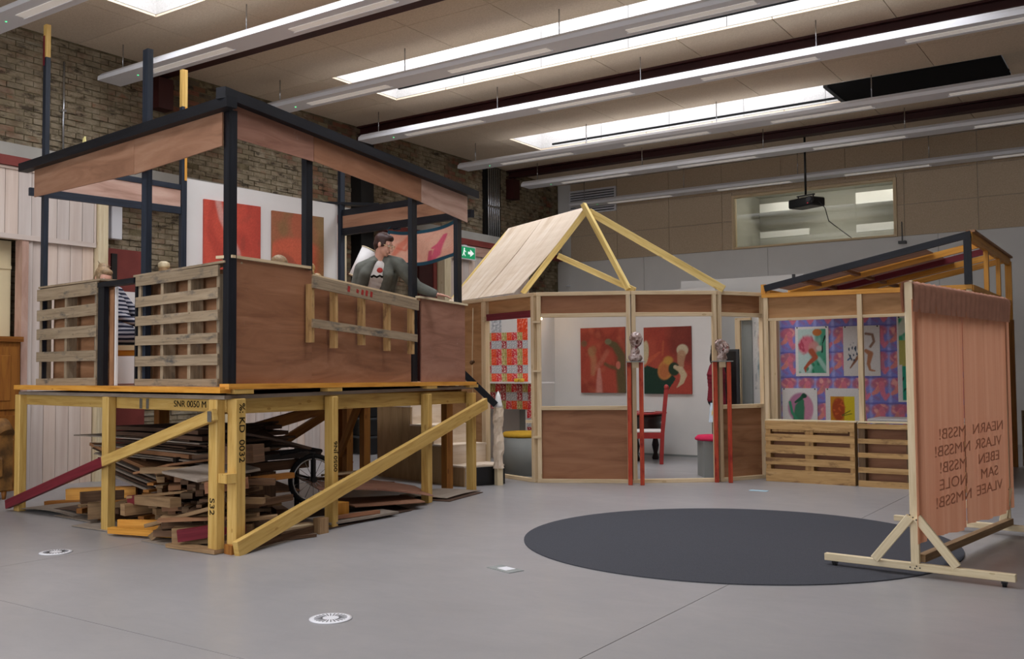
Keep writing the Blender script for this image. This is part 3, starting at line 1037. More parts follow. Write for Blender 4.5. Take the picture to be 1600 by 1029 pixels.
lettering('S32', .09, AB(.125, -.0285, .35), (0, 0, -1), -dAB, M['ink'], lg_o[2])

# ------------------------------------------------------------------ black framed cabin on the platform
cb = thing('open_cabin', 'open cabin with black posts, plywood fascia and no roof, standing on the yellow platform', 'cabin', AB(1.6, 1.8, 1.25))
Z0 = 1.252
obj('post', post(AB, .045, .065, Z0, 3.36, .075, .07, dAB), M['black'], cb)
def tipped(pf, s, t, z0, zt, z1, w, wt, d, extra=None):
    obj('post', post(pf, s, t, z0, zt, w, wt, d), M['slate'], cb)
    obj('post_tip', post(pf, s, t, zt, z1, w, wt, d), M['yellow'], cb)
tipped(AB, 3.31, .06, Z0, 4.50, 4.83, .065, .045, dAB)
obj('painted_patch', MB().bar(AB(3.325, .036, 4.42), AB(3.325, .036, 4.72), .004, .034, up=dAB), M['maroon'], cb)
obj('post', post(AB, 1.325, .07, Z0, 4.13, .085, .05, dAB), M['slate'], cb)
tipped(BE, 1.725, .02, Z0, 4.40, 4.83, .065, .06, dBE)
obj('painted_stripe', MB().bar(BE(1.740, .053, 3.55), BE(1.740, .053, 4.40), .006, .028, up=dBE), M['orange'], cb)
obj('post', post(AC, 1.09, .055, Z0, 3.37, .09, .05, dAC), M['black'], cb)
obj('post', post(AC, 2.885, .05, Z0, 3.33, .10, .05, dAC), M['black'], cb)
obj('post', post(AC, 3.895, .05, Z0, 3.30, .10, .05, dAC), M['black'], cb)
obj('post', post(BE, LBE + .0, .02, Z0, 4.12, .07, .06, dBE), M['slate'], cb)
# roof frame
obj('roof_rail', MB().bar(AB(-.12, -.03, 3.382), AB(3.62, -.03, 3.422), .09, .082), M['black'], cb)
obj('roof_rail', MB().bar(AC(-.10, -.03, 3.452), AC(4.20, -.03, 3.385), .09, .085), M['black'], cb)
obj('roof_rail', MB().bar(BE(.12, .02, 3.50), BE(1.72, .02, 3.470), .04, .06), M['slate'], cb)
obj('roof_rail', MB().bar(BE(.05, .02, 3.205), BE(1.72, .02, 3.205), .04, .08), M['slate'], cb)
obj('roof_rail', MB().bar(CE(.0, -.02, 3.40), CE(LCE, -.02, 3.435), .06, .085), M['black'], cb)
obj('roof_rail', MB().bar(CE(.0, -.02, 3.17), CE(LCE, -.02, 3.19), .06, .09), M['black'], cb)
obj('hanger', post(CE, 1.33, -.05, 3.12, 3.47, .08, .06, dCE), M['slate'], cb)
obj('roof_block', MB().bar(AB(3.5, .12, 3.50), AB(3.5, .3, 3.50), .1, .08), M['black'], cb)
obj('roof_block', MB().bar(AB(2.75, .3, 3.47), AB(2.75, .55, 3.47), .14, .05), M['black'], cb)
obj('roof_plank', MB().bar(V((-9.14, 8.92, 3.565)), V((-8.56, 9.49, 3.562)), .12, .035), M['black'], cb)
obj('roof_plank', MB().bar(AB(.75, .15, 3.52), AB(.75, .9, 3.52), .3, .03), M['black'], cb)
# fascia boards
def fas(pf, s0, s1, zt0, zb0, zt1, zb1, t, mat, name='fascia_panel', nrm=None):
    m = MB()
    n = -(nAB if pf is AB else nAC) if nrm is None else nrm
    pts = [pf(s0, t, zb0), pf(s1, t, zb1), pf(s1, t, zt1), pf(s0, t, zt0)]
    nn = (pts[1] - pts[0]).cross(pts[3] - pts[0])
    if nn.dot(n) < 0: pts.reverse()
    m.slab(pts, .012, n)
    return obj(name, m, mat, cb)
fas(AB, .06, 1.414, 3.345, 3.085, 3.36, 3.055, .0, M['ply_tan'])
fas(AB, 1.418, 3.42, 3.36, 3.060, 3.385, 3.112, .0, M['ply_tan'])
fas(AC, .085, 1.108, 3.41, 3.155, 3.40, 3.172, .0, M['ply_rose'])
fas(AC, 1.114, 2.985, 3.40, 3.177, 3.375, 3.120, .0, M['ply_red'])
fas(AC, 2.991, 4.05, 3.375, 3.118, 3.355, 3.050, .0, M['ply_pink'])
fas(BE, .1, 1.69, 3.47, 3.245, 3.44, 3.245, .03, M['ply_pink'], nrm=nBE)
fas(CE, .1, LCE - .06, 3.36, 3.21, 3.395, 3.235, .01, M['ply_tan'], nrm=-nAB)
# parapet
fas(AC, .10, 1.085, 2.225, Z0, 2.225, Z0, .0, M['ply_red'], 'parapet_panel')
fas(AC, 1.10, 2.79, 2.17, Z0, 2.10, Z0 - .02, .015, M['ply_red'], 'parapet_panel')
fas(AC, 2.975, 3.97, 2.115, Z0 - .03, 2.095, Z0 - .04, .0, M['ply_rose'], 'parapet_panel')
obj('cap_board', MB().bar(AC(.05, .06, 2.238), AC(1.05, .06, 2.246), .16, .022), M['pine'], cb)
obj('cap_board', MB().bar(AC(1.1, .08, 2.188), AC(2.88, .08, 2.098), .16, .020), M['pine'], cb)
obj('cap_board', MB().bar(AC(2.9, .06, 2.122), AC(4.0, .06, 2.104), .17, .020), M['pine_w'], cb)
obj('cap_board', MB().bar(AB(.05, .10, 2.200), AB(1.45, .10, 2.185), .16, .018), M['pallet'], cb)
obj('cap_board', MB().bar(AB(2.05, .10, 2.200), AB(3.34, .10, 2.205), .16, .018), M['pallet'], cb)
obj('door_frame_post', post(AB, 2.025, .04, Z0, 2.15, .11, .045, dAB), M['black'], cb)
obj('door_frame_post', post(AB, 1.405, .04, Z0, 2.15, .025, .04, dAB), M['black'], cb)
obj('door_frame_rail', MB().bar(AB(1.42, .05, 2.15), AB(2.08, .05, 2.15), .08, .045), M['black'], cb)
obj('inner_stile', post(AB, 1.905, .065, Z0, 2.1, .07, .012, dAB), M['ply_mid'], cb)
obj('inner_stile', post(AB, 1.850, .075, Z0, 2.12, .022, .02, dAB), M['white2'], cb)
# plywood backing behind the pallets
fas(AB, 2.09, 3.33, 2.17, Z0, 2.17, Z0, .17, M['ply_mid'], 'backing_panel')
fas(AB, .12, 1.39, 2.17, Z0, 2.17, Z0, .17, M['ply_mid'], 'backing_panel')
# white painted wall at the back
wp = [BE(1.765, -.0, Z0), BE(LBE - .05, -.0, Z0), BE(LBE - .05, -.0, 3.545), BE(1.765, -.0, 3.59)]
obj('back_wall', MB().slab(wp, .02, nBE), M['white'], cb)

# ------------------------------------------------------------------ pallets
def pallet(name, label, origin, rz, L, H, slats, runners, mat, mat_in, D=.13, back=True, group=None, slat_h=None):
    """local axes: x along, z up, front slats face -y"""
    t = thing(name, label, 'pallet', origin, rz, group)
    for (z, h, tilt) in slats:
        lobj('slat', MB().bar((0, -.009, z - tilt / 2), (L, -.009, z + tilt / 2), .018, h), mat, t)
    for (x, w, z0, z1, d) in runners:
        lobj('runner', MB().bar((x, d / 2, z0), (x, d / 2, z1), w, d, up=(0, 1, 0)), mat_in, t)
    return t
def ang(d): return math.atan2(d.y, d.x)
rzAB = ang(-dAB)
o = AB(3.35, .03, Z0); L2 = 1.25
pallet('wooden_pallet', 'grey weathered pallet with five slats, set upright beside the cabin door gap', o, rzAB, L2, .94,
       [(.875, .115, .0), (.68, .105, .01), (.49, .105, 0), (.27, .095, -.005), (.03, .07, .01)],
       [(.05, .045, .0, .86, .095), (.60, .05, 0, .86, .095), (1.2, .04, 0, .86, .095)], M['pallet'], M['pallet'])
o = AB(1.395, .03, Z0); L2 = 1.27
pallet('wooden_pallet', 'grey weathered pallet with six slats, set upright next to the black corner post', o, rzAB, L2, .93,
       [(.885, .085, .0), (.71, .085, .01), (.545, .08, 0), (.375, .08, -.01), (.205, .085, .0), (.03, .055, 0)],
       [(.04, .045, .0, .86, .11), (.41, .045, 0, .86, .11), (.83, .045, 0, .86, .11), (1.245, .04, 0, .86, .11)], M['pallet'], M['pallet'])
# half pallet fixed to the right parapet, slightly sloping
t = thing('half_pallet', 'cut down pallet with two long slats and red stamp, hung on the plywood parapet', 'pallet', AC(2, -.06, 1.9))
s1_ = obj('slat', MB().bar(AC(.975, -.085, 2.118), AC(2.765, -.085, 2.022), .018, .102), M['pallet'], t)
obj('slat', MB().bar(AC(.975, -.085, 1.768), AC(2.735, -.085, 1.690), .018, .074), M['pallet'], t)
for (s, zt, zb) in ((1.0, 2.10, 1.605), (1.345, 2.08, 1.565), (1.785, 2.06, 1.60), (2.23, 2.04, 1.555), (2.685, 2.02, 1.53)):
    obj('runner', MB().bar(AC(s, -.044, zb), AC(s, -.044, zt), .062, .038, up=dAC), M['pallet_new'], t)
for (s, z, h) in ((1.50, 2.095, .05), (1.64, 2.085, .03), (1.72, 2.080, .045), (1.79, 2.077, .05), (1.87, 2.072, .05)):
    obj('stamp_mark', MB().bar(AC(s, -.0955, z - h / 2), AC(s + .01, -.0955, z + h / 2), .003, .035, up=dAC), M['redink'], s1_)

# ------------------------------------------------------------------ people
def figure(name, label, base, Rv, Fv, J, face, headup, cloth, hair, group=None, voxel=.008, glasses=False):
    """J: joints in the figure's own axes (right, front, up), metres"""
    Rv, Fv = V(Rv).normalized(), V(Fv).normalized()
    Z = V((0, 0, 1))
    def P(q): return V(base) + Rv * q[0] + Fv * q[1] + Z * q[2]
    def D(q): return (Rv * q[0] + Fv * q[1] + Z * q[2]).normalized()
    t = thing(name, label, 'person', base, 0, group)
    j = {k: P(q) for k, q in J.items()}
    fd, ud = D(face), D(headup)
    ud = (ud - fd * ud.dot(fd)).normalized(); sd = fd.cross(ud)
    hrot = Matrix((sd, fd, ud)).transposed()
    hc = j['head']
    b = MB()
    # trunk
    ax = Rv
    def torso(mb, grow, front=0.0, lo=0.0):
        spine = [j['pelvis'], j['waist'], j['chest'], j['neck'] - (j['neck'] - j['chest']) * .35]
        rad = [(.165, .115), (.145, .10), (.17, .115), (.10, .075)]
        prev = None
        for i in range(3):
            for k in range(4):
                f = k / 4
                c = spine[i].lerp(spine[i + 1], f)
                rx = rad[i][0] * (1 - f) + rad[i + 1][0] * f
                ry = rad[i][1] * (1 - f) + rad[i + 1][1] * f
                dd = (spine[i + 1] - spine[i]).normalized()
                fr = (Fv - dd * Fv.dot(dd)).normalized(); sr = fr.cross(dd)
                mb.ell(c, (rx + grow, ry + grow, .075 + grow), Matrix((sr, fr, dd)).transposed(), 14, 8)
    torso(b, 0)
    b.cap(j['chest'].lerp(j['neck'], .6), hc - ud * .05 - fd * .015, .058, .052)
    for s in ('l', 'r'):
        b.cap(j['neck'] - (j['neck'] - j['chest']) * .3, j['sh_' + s], .055, .058)
        b.cap(j['sh_' + s], j['el_' + s], .05, .038)
        b.cap(j['el_' + s], j['wr_' + s], .037, .026)
        b.cap(j['pelvis'] + (j['hip_' + s] - j['pelvis']) * .8, j['hip_' + s], .09, .085)
        b.cap(j['hip_' + s], j['kn_' + s], .082, .056)
        b.cap(j['kn_' + s], j['an_' + s], .054, .038)
        # hand: palm, four fingers, thumb
        hd = (j['ha_' + s] - j['wr_' + s]).normalized()
        nrm = Z - hd * hd.dot(Z)
        if nrm.length < .2: nrm = Fv - hd * hd.dot(Fv)
        nrm.normalize()
        sdv = hd.cross(nrm)
        rot = Matrix((hd, sdv, nrm)).transposed()
        b.ell(j['wr_' + s] + hd * .05, (.055, .04, .016), rot, 12, 8)
        for i, (off, ln) in enumerate(((-.028, .065), (-.010, .078), (.010, .074), (.027, .056))):
            p0 = j['wr_' + s] + hd * .085 + sdv * off
            p1 = p0 + hd * ln * .55 + sdv * off * .2
            p2 = p1 + (hd - nrm * .45).normalized() * ln * .5
            b.cap(p0, p1, .0095, .0088, 8); b.cap(p1, p2, .0088, .0075, 8)
        ts = -1 if s == 'l' else 1
        p0 = j['wr_' + s] + hd * .03 + sdv * .03 * ts
        p1 = p0 + (hd * .6 + sdv * .8 * ts).normalized() * .038
        p2 = p1 + (hd * .95 + sdv * .2 * ts).normalized() * .03
        b.cap(p0, p1, .0125, .0105, 8); b.cap(p1, p2, .0105, .0085, 8)
    # head with jaw, nose, brow, ears, lips
    b.ell(hc + ud * .03 - fd * .008, (.073, .092, .090), hrot, 18, 12)
    b.ell(hc - ud * .035 + fd * .022, (.056, .066, .070), hrot, 16, 10)
    b.ell(hc - ud * .083 + fd * .062, (.026, .020, .018), hrot, 10, 8)
    b.cap(hc + fd * .085 + ud * .012, hc + fd * .108 - ud * .026, .009, .014, 8)
    b.cap(hc + fd * .075 + ud * .030 - sd * .035, hc + fd * .075 + ud * .030 + sd * .035, .012, .012, 8)
    b.cap(hc + fd * .082 - ud * .052 - sd * .018, hc + fd * .082 - ud * .052 + sd * .018, .010, .010, 8)
    for q in (-1, 1):
        b.ell(hc + sd * .073 * q - fd * .008, (.010, .020, .032), hrot, 8, 8)
    body = remesh_obj('body', b, M['skin'], t, voxel if not glasses else .006, 3)
    for q in (-1, 1):
        eb = MB().ell(hc + fd * .078 + ud * .012 + sd * .030 * q, (.013, .010, .010), hrot, 10, 8)
        e = obj('eye', eb, M['white2'], t)
        obj('iris', MB().ell(hc + fd * .087 + ud * .011 + sd * .030 * q, (.006, .003, .006), hrot, 8, 6), M['hair_dark'], e)
    obj('mouth', MB().ell(hc + fd * .0925 - ud * .053, (.019, .003, .004), hrot, 8, 6), M['maroon'], t)
    # hair
    hb = MB()
    hb.ell(hc + ud * .052 - fd * .022, (.082, .094, .082), hrot, 18, 12)
    hb.ell(hc + ud * .005 - fd * .055, (.074, .055, .080), hrot, 16, 10)
    hb.ell(hc + ud * .085 + fd * .035, (.064, .050, .040), hrot, 14, 8)
    for q in (-1, 1):
        hb.ell(hc + ud * .025 + sd * .062 * q + fd * .005, (.018, .045, .045), hrot, 10, 8)
    if hair[1] == 'bun':
        hb.ell(hc + ud * .12 - fd * .06, (.055, .055, .045), hrot, 14, 8)
        for k in range(9):
            a = k * .9
            hb.cap(hc + ud * .1 - fd * .05, hc + ud * (.12 + .05 * math.sin(a * 2)) - fd * (.06 + .06 * math.cos(a)) + sd * .07 * math.sin(a), .014, .006, 6)
    if hair[1] == 'long':
        hb.ell(hc - ud * .07 - fd * .06, (.085, .045, .12), hrot, 14, 8)
    remesh_obj('hair', hb, M[hair[0]], t, .008, 2)
    # clothes
    tr = MB()
    tr.ell(j['pelvis'], (.18, .135, .13), Matrix((Rv, Fv, Z)).transposed(), 14, 8)
    for s in ('l', 'r'):
        tr.cap(j['pelvis'].lerp(j['hip_' + s], .8), j['hip_' + s], .105, .1)
        tr.cap(j['hip_' + s], j['kn_' + s], .096, .07); tr.cap(j['kn_' + s], j['an_' + s] + (j['kn_' + s] - j['an_' + s]) * .06, .07, .06)
    remesh_obj('trousers', tr, M[cloth['legs']], t, .012, 2)
    for s in ('l', 'r'):
        f = j['an_' + s]
        obj('shoe', MB().ell(f + Fv * .05 - Z * .045, (.047, .125, .042), Matrix((Rv, Fv, Z)).transposed(), 14, 8), M['shoe'], t)
    top = MB(); torso(top, .022)
    for s in ('l', 'r'):
        top.cap(j['neck'] - (j['neck'] - j['chest']) * .3, j['sh_' + s], .064, .068)
        e = j['sh_' + s].lerp(j['el_' + s], 1.0 if cloth.get('long') else .55)
        top.cap(j['sh_' + s], e, .065, .052)
        if cloth.get('long'):
            top.cap(j['el_' + s], j['wr_' + s], .052, .04)
    remesh_obj(cloth['top_name'], top, M[cloth['top']], t, .009, 2)
    if cloth.get('jacket'):
        jk = MB()
        for s, sg in (('l', -1), ('r', 1)):
            up = j['neck'].lerp(j['sh_' + s], .42) + Fv * .04
            lowp = j['pelvis'] + Rv * .125 * sg + Fv * .085
            mid = j['chest'] + Rv * .115 * sg + Fv * .10
            jk.cap(up, mid, .045, .062); jk.cap(mid, lowp, .062, .07)
            jk.cap(j['neck'].lerp(j['sh_' + s], .3), j['sh_' + s], .068, .078)
            jk.cap(j['sh_' + s], j['el_' + s], .078, .064); jk.cap(j['el_' + s], j['wr_' + s].lerp(j['el_' + s], .12), .064, .047)
            side = j['chest'] + Rv * .16 * sg
            jk.cap(side, j['pelvis'] + Rv * .16 * sg, .07, .08)
            # collar and lapel
            jk.cap(j['neck'] + Rv * .06 * sg - Fv * .03 + Z * .01, j['neck'] + Rv * .075 * sg + Fv * .06 - Z * .03, .022, .024)
            jk.cap(j['neck'] + Rv * .075 * sg + Fv * .06 - Z * .03, j['chest'] + Rv * .085 * sg + Fv * .125 + Z * .02, .024, .022)
        for k in range(4):
            f = k / 3
            c = j['neck'].lerp(j['pelvis'], .12 + .85 * f) - Fv * .06
            jk.ell(c, (.16, .075, .11), Matrix((Rv, Fv, Z)).transposed(), 14, 8)
        remesh_obj('jacket', jk, M[cloth['jacket']], t, .010, 2)
    if glasses:
        gm = MB()
        for q in (-1, 1):
            c0 = hc + fd * .1 + ud * .008 + sd * .034 * q
            ring = [c0 + sd * (.024 * math.cos(a)) + ud * (.019 * math.sin(a)) for a in [2 * math.pi * k / 14 for k in range(15)]]
            gm.tube(ring, .0028, 6, False)
            gm.tube([hc + fd * .1 + ud * .012 + sd * .058 * q, hc - fd * .005 + ud * .016 + sd * .079 * q], .0026, 6)
        gm.tube([hc + fd * .101 + ud * .010 - sd * .011, hc + fd * .103 + ud * .012, hc + fd * .101 + ud * .010 + sd * .011], .0026, 6)
        obj('glasses', gm, M['gold'], t)
    return t, P, D, j

def stand(lean=0.0):
    return dict(pelvis=(0, 0, .93), waist=(0, .0, 1.08), chest=(0, .0, 1.28), neck=(0, .0, 1.46), head=(0, .03, 1.61),
                sh_l=(-.19, 0, 1.40), el_l=(-.24, -.02, 1.12), wr_l=(-.24, .06, .88), ha_l=(-.24, .09, .78),
                sh_r=(.19, 0, 1.40), el_r=(.24, -.02, 1.12), wr_r=(.24, .06, .88), ha_r=(.24, .09, .78),
                hip_l=(-.10, 0, .90), kn_l=(-.11, .02, .49), an_l=(-.11, -.01, .09),
                hip_r=(.10, 0, .90), kn_r=(.11, .02, .49), an_r=(.11, -.01, .09))

DK = 1.238
J = stand()
J.update(pelvis=(-.09, -.14, .86), waist=(-.07, -.08, .98), chest=(-.01, .02, 1.13), neck=(.035, .08, 1.285), head=(.06, .13, 1.425),
         sh_l=(-.165, .05, 1.185), el_l=(-.24, .0, .93), wr_l=(-.20, .14, .74), ha_l=(-.19, .2, .68),
         sh_r=(.215, .06, 1.235), el_r=(.40, .10, 1.00), wr_r=(.60, .175, .915), ha_r=(.70, .185, .895),
         hip_l=(-.19, -.14, .83), kn_l=(-.18, -.05, .46), an_l=(-.18, -.12, .09),
         hip_r=(.01, -.14, .83), kn_r=(.04, -.03, .46), an_r=(.03, -.12, .09))
pb = V((-6.80, 7.52, DK))
per, PP, DD, jj = figure('person', 'person with short brown hair, glasses and open grey jacket leaning over the cabin parapet', pb, (.75, .67, 0), (.67, -.75, 0), J,
                     (.84, .42, -.36), (.30, .18, 1), dict(legs='trousers', top='tee', top_name='t_shirt', jacket='jacket'), ('hair_brown', 'short'), glasses=True)
# print on the t-shirt
pm = MB()
cpt = jj['chest'] + DD((0, 1, 0)) * .128
obj('shirt_print', MB().ell(cpt + DD((1, 0, 0)) * .03 + V((0, 0, .035)), (.032, .006, .03), Matrix((DD((1, 0, 0)), DD((0, 1, 0)), V((0, 0, 1)))).transposed(), 12, 8), M['redink'], per)
obj('shirt_print', MB().tube([cpt + DD((1, 0, 0)) * (-.06 + .03 * k) + V((0, 0, -.03 + (.008 if k % 2 else -.008))) for k in range(5)], .011, 6), M['ink'], per)

# striped seated person by the door gap
t = NT('striped_knit')
g = t.n('ShaderNodeTexWave', wave_type='BANDS', bands_direction='Z')
g.inputs['Scale'].default_value = 7.2; g.inputs['Distortion'].default_value = .6; g.inputs['Detail'].default_value = 1
t.l(t.pos(), g.inputs['Vector'])
M['stripes'] = t.out(t.ramp(g.outputs['Fac'], [(.42, '#1d2030'), (.56, '#98969a')]), .85, .15)
def sit(seat):
    J = stand()
    J.update(pelvis=(0, 0, seat + .10), waist=(0, -.02, seat + .25), chest=(0, -.01, seat + .44), neck=(0, .03, seat + .60), head=(0, .07, seat + .74),
             sh_l=(-.18, .0, seat + .55), el_l=(-.23, .08, seat + .30), wr_l=(-.17, .28, seat + .22), ha_l=(-.13, .36, seat + .22),
             sh_r=(.18, .0, seat + .55), el_r=(.23, .08, seat + .30), wr_r=(.17, .28, seat + .22), ha_r=(.13, .36, seat + .22),
             hip_l=(-.1, .02, seat + .09), kn_l=(-.12, .42, seat + .08), an_l=(-.12, .44, .09),
             hip_r=(.1, .02, seat + .09), kn_r=(.12, .42, seat + .08), an_r=(.12, .44, .09))
    return J
J = sit(.40)
J.update(chest=(0, -.10, .82), neck=(0, -.17, .97), head=(0, -.19, 1.08), waist=(0, -.02, .64))
J.update(sh_l=(-.18, -.13, .96), sh_r=(.18, -.13, .96), el_r=(.25, .04, .72), wr_r=(.2, .26, .62), ha_r=(.16, .35, .6), el_l=(-.25, .04, .72), wr_l=(-.2, .26, .62), ha_l=(-.16, .35, .6))
figure('person', 'person in striped knit with fair hair bun sitting by the cabin door gap', (-8.80, 5.86, DK), (.5, -.87, 0), (.87, .5, 0), J, (.6, .75, -.25), (0, .2, 1),
       dict(legs='stripes', top='stripes', top_name='jumper', long=True), ('hair_fair', 'bun'), voxel=.012)
st = thing('stool', 'yellow framed stool with cream top inside the cabin, under the striped person', 'stool', (-8.80, 5.86, DK))
ux, uy = V((.87, .5, 0)), V((-.5, .87, 0))
c0 = V((-8.76, 5.88, DK))
obj('seat', MB().bar(c0 - ux * .24 + V((0, 0, .375)), c0 + ux * .30 + V((0, 0, .375)), .40, .05), M['cream'], st)
for a in (-.21, .27):
    for b_ in (-.17, .17):
        obj('leg', MB().bar(c0 + ux * a + uy * b_, c0 + ux * a + uy * b_ + V((0, 0, .35)), .05, .05), M['orange'], st)
for b_ in (-.17, .17):
    obj('apron', MB().bar(c0 - ux * .21 + uy * b_ + V((0, 0, .325)), c0 + ux * .27 + uy * b_ + V((0, 0, .325)), .03, .05), M['orange'], st)
wbd = thing('drawing_board', 'white board with a faint pencil drawing leaning behind the striped person', 'board', (-9.2, 6.2, DK))
bo = obj('panel', MB().bar((-9.25, 5.62, 1.74), (-9.10, 6.72, 1.74), .02, .98), M['white2'], wbd)
obj('pencil_line', MB().tube([(-9.155 + .01 * math.cos(a), 6.22 + .06 * math.cos(a), 2.02 + .09 * math.sin(a)) for a in [k * .5 for k in range(12)]], .004, 5), M['grey'], wbd)
# person seated behind the first parapet panel: only the crown of the head shows
J = sit(.32)
pos = AC(1.40, .60, DK)
figure('person', 'person with fair parted hair, seated low behind the red-brown parapet panel', pos, (-.75, -.67, 0), (-.67, .75, 0), J, (0, .9, -.4), (0, .4, .9),
       dict(legs='trousers', top='jacket', top_name='jumper', long=True), ('hair_fair', 'long'), voxel=.012)
st = thing('stool', 'plain pine stool behind the red-brown parapet panel', 'stool', pos)
obj('seat', MB().lathe([(.16, .27), (.17, .285), (.17, .305), (.16, .31)], pos, 24), M['pine'], st)
for k in range(4):
    a = .8 + k * math.pi / 2
    obj('leg', MB().tube([pos + V((.15 * math.cos(a), .15 * math.sin(a), 0)), pos + V((.11 * math.cos(a), .11 * math.sin(a), .27))], .018, 8), M['pine'], st)
# red cardigan visitor at the back
J = stand()
figure('person', 'person in red cardigan and black trousers standing at the back, behind the second bust', (-5.29, 12.95, 0), (.5, -.87, 0), (.87, .5, 0), J, (.1, .95, -.2), (0, 0, 1),
       dict(legs='trousers', top='cardigan', top_name='cardigan', long=True), ('hair_dark', 'long'), voxel=.014)

# things in the cabin
lp = thing('floor_lamp', 'lamp with a tilted white drum shade standing behind the person in the grey jacket', 'lamp', (-7.85, 8.25, DK))
ax_ = (V((-7.68, 8.40, 2.80)) - V((-7.81, 8.28, 2.47))).normalized()
c0 = V((-7.82, 8.28, 2.47)); c1 = c0 + ax_ * .36 + V((.02, 0, 0))
ax_ = V((.10, .08, .95)).normalized()
c0 = V((-7.823, 8.278, 2.465)); c1 = V((-7.713, 8.382, 2.795))
shade = MB().tube([c0, c1], .09, 28, True)
obj('lamp_shade', shade, M['white2'], lp)
ring = MB(); rt = (c1 - c0).normalized()
u_ = rt.orthogonal().normalized(); w_ = rt.cross(u_)
for cc in (c0, c1):
    ring.tube([cc + (u_ * math.cos(a) + w_ * math.sin(a)) * .092 for a in [2 * math.pi * k / 24 for k in range(25)]], .005, 6, False)
obj('shade_rim', ring, M['cream'], lp)
obj('pole', MB().tube([(-7.85, 8.25, DK + .02), (-7.85, 8.25, 2.2), c0], .014, 8), M['plastic'], lp)
obj('base', MB().lathe([(.14, 0), (.14, .015), (.03, .03)], (-7.85, 8.25, DK), 24), M['plastic'], lp)
s_ = tag(remesh_obj('sculpture', MB().ell(AC(1.50, .35, 2.23), (.07, .07, .09)).ell(AC(1.62, .33, 2.20), (.06, .05, .07)).ell(AC(1.55, .36, 2.31), (.05, .05, .05)).ell(AC(1.55, .36, 2.10), (.09, .08, .05)), flat('glazed_sculpture', '#9a7a48', .4, .5, 0, .7, 9), None, .008, 1),
         'small lumpy glazed sculpture on the ledge behind the red-brown parapet panel', 'sculpture')
obj('stand', MB().bar(AC(1.55, .36, DK), AC(1.55, .36, 2.08), .10, .10), M['pine'], s_)
wpos = AB(1.34, .24, 2.197)
pg = thing('wooden_peg', 'small pale rounded wooden peg behind the top of the six slat pallet', 'block', wpos)
obj('shaft', MB().lathe([(.040, 0), (.043, .04), (.043, .07)], wpos, 14), M['lath'], pg)
obj('head', MB().lathe([(.043, .07), (.05, .08), (.047, .11), (.025, .125)], wpos, 14), M['pine_w'], pg)
obj('shelf', MB().bar(AB(1.0, .24, 2.188), AB(1.42, .24, 2.188), .14, .018), M['pine'], pg)

# ------------------------------------------------------------------ painted pictures
def sn(u, v, f, seed):
    r = np.random.RandomState(seed); o = np.zeros_like(u); w = 0
    for k in range(10):
        a = r.uniform(0, 6.28); fr = f * r.uniform(.5, 2.2); ph = r.uniform(0, 6.28); am = 1 / (1 + k * .25)
        o += am * np.sin(fr * 6.28 * (u * math.cos(a) + v * math.sin(a)) + ph + 1.3 * np.sin(fr * 3 * (v * math.cos(a) - u * math.sin(a)) + ph * 2)); w += am
    return .5 + .5 * o / w * 1.6
def lay(img, m, c):
    c = np.array(lin(c)[:3]) if isinstance(c, str) else np.array(c)
    m = np.clip(m, 0, 1)[..., None]
    return img * (1 - m) + c * m
def ss(x, lo, hi):
    t = np.clip((x - lo) / (hi - lo + 1e-9), 0, 1); return t * t * (3 - 2 * t)
def el(u, v, cx, cy, rx, ry, rot=0, soft=.12):
    a, b = u - cx, v - cy
    c, s = math.cos(rot), math.sin(rot)
    d = np.sqrt(((a * c + b * s) / rx) ** 2 + ((-a * s + b * c) / ry) ** 2)
    return 1 - ss(d, 1 - soft, 1 + soft)
def sk(u, v, pts, w, soft=.35, asp=1.0):
    d = np.full(u.shape, 9.0); W_ = np.full(u.shape, float(w if not isinstance(w, (list, tuple)) else w[0]))
    n = len(pts) - 1
    for i in range(n):
        (x0, y0), (x1, y1) = pts[i], pts[i + 1]
        dx, dy = x1 - x0, (y1 - y0) * asp
        t = np.clip(((u - x0) * dx + (v - y0) * asp * dy) / (dx * dx + dy * dy + 1e-9), 0, 1)
        q = np.hypot(u - x0 - t * dx, (v - y0) * asp - t * dy)
        if isinstance(w, (list, tuple)):
            f = (i + t) / n
            ww = np.interp(f, np.linspace(0, 1, len(w)), w)
            q = q / ww
        else:
            q = q / w
        d = np.minimum(d, q)
    return 1 - ss(d, 1 - soft, 1 + soft)
def uvgrid(nx, ny):
    u, v = np.meshgrid(np.linspace(0, 1, nx), np.linspace(0, 1, ny))
    return u, v
